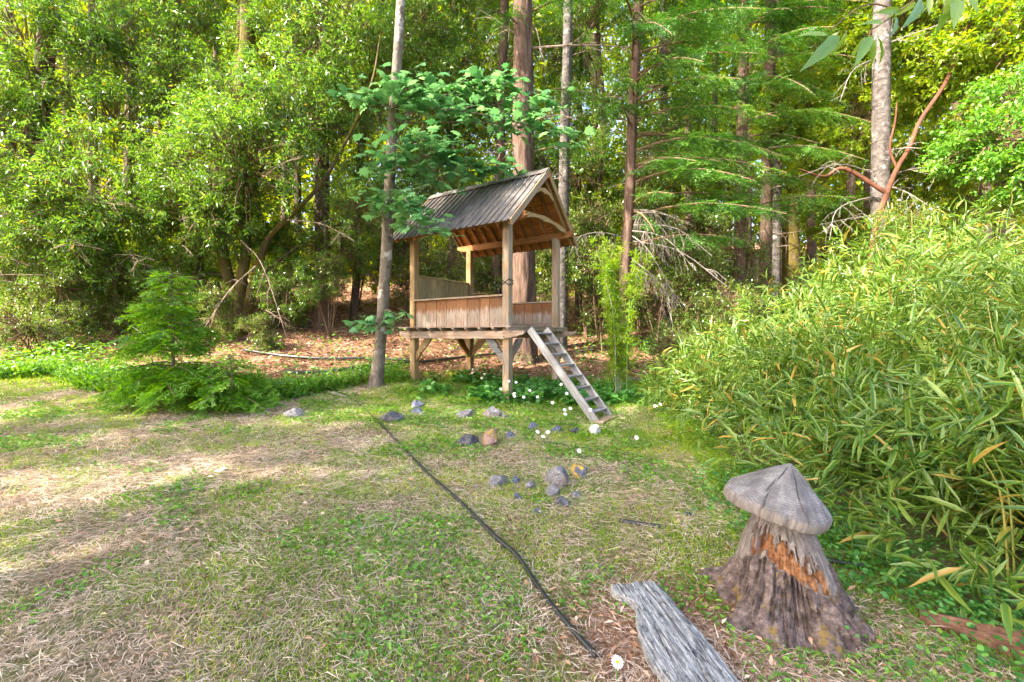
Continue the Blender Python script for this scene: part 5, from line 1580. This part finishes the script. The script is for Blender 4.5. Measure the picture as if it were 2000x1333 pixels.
def build_understorey():
    US = [(40, 470, 12.8, 1.0, 'yellow green bush low between the stems at the far left'), (150, 500, 13.5, 1.0, 'yellow green bush left of the narrow dark trunk'), (235, 470, 14.5, 1.0, 'yellow green bush around the narrow dark trunk'),
          (310, 520, 14.2, .9, 'yellow green bush right above the fir sapling'), (390, 500, 14.8, .9, 'yellow green bush just left of the mossy stems'), (560, 510, 14.6, .9, 'yellow green bush between mossy stems and reddish trunk'),
          (700, 440, 16.0, 1.1, 'yellow green bush uphill behind the pale leaning maple'), (100, 590, 12.0, .6, 'low leafy bush at the far left forest edge'), (540, 470, 12.6, .55, 'leafy bush beside the right mossy stem'),
          (1180, 380, 16.5, 1.2, 'yellow green bush uphill right of the playhouse roof'), (1330, 360, 17.0, 1.1, 'yellow green bush uphill behind the fir fronds'), (1640, 430, 15.0, .9, 'yellow green bush right of the crooked mossy oak'),
          (1800, 330, 14.0, .9, 'yellow green bush right of the pale banded trunk'), (1930, 380, 13.0, .9, 'yellow green bush above the right end of the bamboo'), (900, 420, 17.5, 1.2, 'yellow green bush seen behind the playhouse roof')]
    for (px, py, Y, s, lab) in US:
        b = on_ground(px, Y, -.03); c = at(px, py, Y)
        c.z = max(c.z, b.z + .5 * s)
        t = thing('understorey_bush', lab, 'bush', b)
        put_crown('madrone', c, (s * .9, s * .8, s * .75), t, b, 'foliage')
        if c.z - b.z > 1.4:
            put_crown('madrone', Vector((c.x + .3, c.y, (c.z + b.z) / 2)), (s * .8, s * .7, s * .6), t, b, 'foliage')
        for k in range(3):
            mb = MB(); e = (c - b) + Vector((random.uniform(-.5, .5), random.uniform(-.4, .4), .2))
            add_tube(mb, smooth_path([(random.uniform(-.1, .1), 0, 0), e * .5 + Vector((random.uniform(-.2, .2), 0, 0)), e], 8), [.03, .008], 6)
            mb.build('stem', M['bark_dark'], t)
build_understorey()

# ------------------------------------------------------------------ fir saplings at the lawn edge
def build_saplings():
    for (px, py, hgt, spread, nb, lab, seed) in ((335, 792, 2.1, .95, 84, 'bright green young fir at the edge of the lawn', 901), (450, 800, .85, .8, 34, 'low spreading fir seedling right of the taller young fir', 902), (300, 775, .6, .7, 26, 'short fir seedling at the left foot of the young fir', 903)):
        g = ground_at(px, py)
        t = thing('fir_sapling', lab, 'sapling', g)
        r = np.random.default_rng(seed)
        mb = MB(); add_tube(mb, smooth_path([(0, 0, -.05), (.03, 0, hgt * .5), (-.02, 0, hgt)], 12), [.03, .02, .006], 8)
        mb.build('trunk', M['bark_grey'], t)
        P, D, L, dr = [], [], [], []
        for k in range(nb):
            f = (k + .5) / nb
            f = f if hgt < 1 or f < .28 else f      # tiers
            z = hgt * (.06 + .92 * f)
            if hgt > 1 and .27 < f < .36: continue
            a = k * 2.399 + r.normal(0, .2)
            P.append((0, 0, z)); D.append((math.cos(a), math.sin(a), .05)); L.append(spread * (1.05 - f * .8) * r.uniform(.55, 1.25)); dr.append(.1 + .1 * r.random())
        mb = MB()
        ax = fir_foliage(mb, r, P, D, L, dr, needle=.06, nw=.02, step=.03, wid=.55, live=.08)
        for a in ax: add_tube(mb, a, [.009, .003], 4, 1, cap=False)
        mb.build('crown', [M['sapling'], M['twig']], t)
build_saplings()

# ------------------------------------------------------------------ yellow green plume of young bamboo
def build_plume():
    g = ground_at(1213, 785)
    t = thing('young_bamboo', 'narrow yellow green column of young bamboo between ladder and big bamboo', 'bamboo', g)
    r = np.random.default_rng(910)
    for k in range(11):
        aa = r.random() * 6.28; lean = r.uniform(.05, .38); hgt = r.uniform(1.9, 2.8)
        path = smooth_path([(.10 * math.cos(aa), .10 * math.sin(aa), -.02), (.14 * math.cos(aa), .14 * math.sin(aa), hgt * .55), ((.14 + lean) * math.cos(aa), (.14 + lean) * math.sin(aa), hgt)], 14)
        mb = MB(); add_tube(mb, path, [.008, .003], 6)
        mb.build('cane', M['stem'] if k % 3 else M['lichen_twig'], t)
        # side twigs with leaf tufts
        P, D = [], []
        for j in range(44):
            f = r.uniform(.12, 1.0) ** .8
            q = np.array([np.interp(f, np.linspace(0, 1, 14), path[:, c]) for c in range(3)])
            d = unit(np.array([math.cos(aa), math.sin(aa), 0]) * .3 + r.normal(0, .7, 3) + np.array([0, 0, .5]))
            l = r.uniform(.06, .26) * (1.15 - .5 * f)
            for i in range(13):
                P.append(q + d * l * r.uniform(.2, 1.1) + r.normal(0, .02, 3)); D.append(unit(d * .5 + r.normal(0, .55, 3) + np.array([0, 0, -.05])))
        n = len(P)
        mb = MB(); add_leaves(mb, np.array(P), np.array(D), r.normal(size=(n, 3)) + np.array([0, -.4, .6]), r.uniform(.06, .13, n), r.uniform(.010, .017, n), 'diamond', np.clip(r.random(n) * .8 + r.normal(0, .12), 0, 1))
        mb.build('foliage', M['plume'], t)
    # weeds at its foot and along the ladder
build_plume()

# ------------------------------------------------------------------ big bamboo thicket
def build_bamboo():
    r = np.random.default_rng(920)
    root = thing('bamboo_thicket', 'big dense thicket of striped broad leaved bamboo filling the right side', 'bamboo', (3.4, 4.6, H(3.4, 4.6)))
    b = np.array(root.location)
    # mounds: x, y, radius x, radius y, height above ground
    MO = [(3.3, 6.6, 1.15, 1.1, 1.35), (4.3, 6.4, 1.6, 1.6, 2.05), (3.6, 4.9, 1.6, 1.5, 1.55), (4.9, 5.2, 2.0, 1.8, 2.25), (3.05, 3.4, 1.2, 1.1, 1.15), (4.2, 3.6, 1.6, 1.4, 1.75), (3.0, 2.5, .85, .8, .85), (6.2, 6.2, 2.2, 2.2, 2.85), (2.75, 7.1, .6, .6, .75), (5.6, 3.6, 1.5, 1.4, 2.35), (6.8, 7.6, 2.2, 2.0, 3.3), (3.8, 2.6, 1.1, .9, 1.25)]
    P, D, Nn = [], [], []
    for (mx, my, rx, ry, hh) in MO:
        area = rx * ry * hh
        hh = hh * .93
        nc = int(390 * (rx * ry) ** .55 * hh ** .8)
        d = unit(r.normal(size=(nc, 3))); d[:, 2] = np.abs(d[:, 2])
        rad = r.uniform(.55, 1.05, nc)
        c = d * rad[:, None] * np.array([rx, ry, hh])
        keepc = fbm(c[:, 0] * 2.4 + mx * 3, c[:, 1] * 2.4 + my, c[:, 2] * 2.4, 33, 2) > .37
        c, d = c[keepc], d[keepc]; nc = len(c)
        c = c + np.array([mx, my, 0]); c[:, 2] += height(c[:, 0], c[:, 1]) - .0
        out = unit(d / np.array([rx, ry, hh]))
        k = 7
        base = np.repeat(c, k, 0); o = np.repeat(out, k, 0)
        ax = np.repeat(unit(out * .7 + r.normal(0, .5, (nc, 3)) + np.array([-.05, -.1, .15])), k, 0)
        t = np.tile(np.linspace(0, 1, k), nc)
        lat = unit(np.cross(ax, r.normal(size=ax.shape)))
        p = base + ax * (t * .22)[:, None] + r.normal(0, .02, base.shape)
        dd = unit(ax * (.5 + .5 * t)[:, None] + lat * (1.0 - .55 * t)[:, None] + np.array([0, 0, -.12]))
        P.append(p); D.append(dd); Nn.append(unit(o * .6 + np.array([0, -.1, .9]) + r.normal(0, .6, p.shape)))
    P, D, Nn = np.vstack(P), np.vstack(D), np.vstack(Nn)
    # keep the clear side of the lawn and the stump free
    hid = (np.hypot(P[:, 0] - 1.47, P[:, 1] - 2.35) < .70) | (P[:, 1] < 1.5) | (P[:, 2] < height(P[:, 0], P[:, 1]) + .08)
    P, D, Nn = P[~hid], D[~hid], Nn[~hid]
    n = len(P)
    L = r.uniform(.09, .26, n); W = L * r.uniform(.10, .17, n)
    # the nearest leaves in view as pieces of their own
    px = 1000 + F * P[:, 0] / P[:, 1]; py = HOR - F * (P[:, 2] - CZ) / P[:, 1]
    # front-most along the surface: near and not deep inside
    score = L / P[:, 1] + .006 * r.random(n)
    inv = (px > 1150) & (px < 2010) & (py > 100) & (py < 1330)
    order = np.argsort(-(score * inv))
    tone = np.clip(r.random(n) * .75 + .3 * (fbm(P[:, 0] * 2, P[:, 1] * 2, P[:, 2] * 2, 31, 2) - .4) + .1, 0, .96)
    tone = np.where(r.random(n) < .05, 1.0, tone)
    protos = []
    for q in (.15, .4, .65, .85, 1.0):
        mb = MB(); add_leaves(mb, [(0, 0, 0)], [(1, 0, 0)], [(0, 0, 1)], 1, 1.0, 'lance', np.array([q]))
        protos.append(mb.mesh('leaf', M['bamboo'], True))
    for i in order[:300]:
        d = Vector(D[i]); nn = Vector(Nn[i]); s = d.cross(nn).normalized(); nn = s.cross(d)
        mt = Matrix((d * L[i] * 1.1, s * W[i] * -1, nn * L[i])).transposed().to_4x4(); mt.translation = Vector(P[i] - b)
        o = link('leaf', protos[int(np.digitize(tone[i], (.25, .5, .75, .97)))], root); o.matrix_local = mt
    rest = order[300:]
    mb = MB(); add_leaves(mb, P[rest] - b, D[rest], Nn[rest], L[rest], W[rest], 'lance', tone[rest])
    tag(mb.build('foliage', M['bamboo'], root, smooth=True), kind='stuff')
    m = leaf_mat('cane_skin', [(0, (.10, .15, .03)), (1, (.32, .26, .06))], .1, .4, .5)
    for k in range(60):
        mx, my, rx, ry, hh = MO[r.integers(len(MO))]
        a = r.random() * 6.28; f = r.uniform(.1, .8)
        x0, y0 = mx + math.cos(a) * rx * f * .6, my + math.sin(a) * ry * f * .6
        x1, y1 = mx + math.cos(a) * rx * f, my + math.sin(a) * ry * f
        if math.hypot(x1 - 1.38, y1 - 2.22) < .8: continue
        top = H(x1, y1) + hh * math.sqrt(max(0.05, 1 - f * f)) * 1.0
        mb = MB(); add_tube(mb, smooth_path([np.array((x0, y0, H(x0, y0) - .03)) - b, np.array(((x0 * .7 + x1 * .3), (y0 * .7 + y1 * .3), (H(x0, y0) + top) / 2 + .15)) - b, np.array((x1, y1, top)) - b], 10), [.008, .003], 5, tone=r.random())
        mb.build('cane', m, root)
build_bamboo()

# ------------------------------------------------------------------ overhanging sprig at the top right, and sticks
def build_sprig():
    r = np.random.default_rng(930)
    Y = 2.3
    a = at(1960, -220, Y)
    t = thing('bay_branch', 'overhanging leafy branch tip hanging into the top right corner', 'branch', a)
    A = np.array(a)
    mb = MB()
    tw = [[(1960, -220), (1850, -60), (1760, 20), (1700, 60)], [(1850, -60), (1880, 0), (1870, 30)], [(1760, 20), (1690, 10), (1620, 60)], [(1700, 60), (1690, 100)]]
    for q in tw:
        add_tube(mb, smooth_path([np.array(at(x, y, Y)) - A for x, y in q], 10), [.005, .0025], 5)
    mb.build('twig', M['twig'], t)
    lm = []
    for q in (.6, .8, .95):
        mb = MB(); add_leaves(mb, [(0, 0, 0)], [(1, 0, 0)], [(0, 0, 1)], 1, 1.0, 'lance', np.array([q])); lm.append(mb.mesh('leaf', M['bay'], True))
    LV = [((1712, 68), (1735, 118)), ((1705, 75), (1706, 126)), ((1690, 72), (1665, 112)), ((1700, 70), (1678, 114)), ((1655, 60), (1628, 112)), ((1640, 62), (1602, 88)), ((1640, 70), (1582, 124)), ((1618, 70), (1560, 60)),
          ((1790, 5), (1738, 34)), ((1800, -2), (1785, 44)), ((1760, 22), (1720, 20)), ((1850, -20), (1850, 44)), ((1858, -8), (1838, 60)), ((1868, 0), (1872, 34)), ((1880, 0), (1905, 26)), ((1830, -20), (1800, 26)), ((1875, -20), (1920, 10)), ((1815, -10), (1818, 22)), ((1745, 25), (1760, 62)), ((1725, 45), (1690, 40))]
    for i, (p, q) in enumerate(LV):
        P0 = Vector(at(*p, Y + r.uniform(-.04, .04))); P1 = Vector(at(*q, Y + r.uniform(-.12, .12)))
        d = P1 - P0; L = d.length; d.normalize(); nn = Vector((r.normal(0, .5), -1, .4 + r.normal(0, .3))); s = d.cross(nn).normalized(); nn = s.cross(d)
        mt = Matrix((d * L, s * L * -.27, nn * L)).transposed().to_4x4(); mt.translation = P0 - a
        o = link('leaf', lm[i % 3], t); o.matrix_local = mt
build_sprig()

def build_sticks():
    ST = [((420, 770), (640, 705), 'long bare stick on the slope behind the fir sapling'), ((1145, 668), (1165, 660), 'short stick beyond the upper end of the ladder'), ((470, 690), (560, 665), 'forked stick beside the mossy stems'),
          ((580, 640), (680, 655), 'pale stick lying on the leaf litter left of the maple'), ((1130, 690), (1235, 668), 'bare stick between ladder and yellow plume'), ((880, 690), (960, 664), 'pale stick under the playhouse floor'), ((180, 640), (320, 690), 'pale broken branch at the left forest edge')]
    r = np.random.default_rng(940)
    for (p, q, lab) in ST:
        a, e = ground_at(*p, 18), ground_at(*q, 18)
        mb = MB()
        dead_branch_mb(mb, r, (0, 0, .03), (e - a) + Vector((0, 0, .08)), .03, .016, 3, .3, 1, -.2)
        tag(mb.build('stick', M['lichen_twig'], None, False, (0, 0, 0), a), lab, 'stick', 'sticks on the forest floor')
build_sticks()
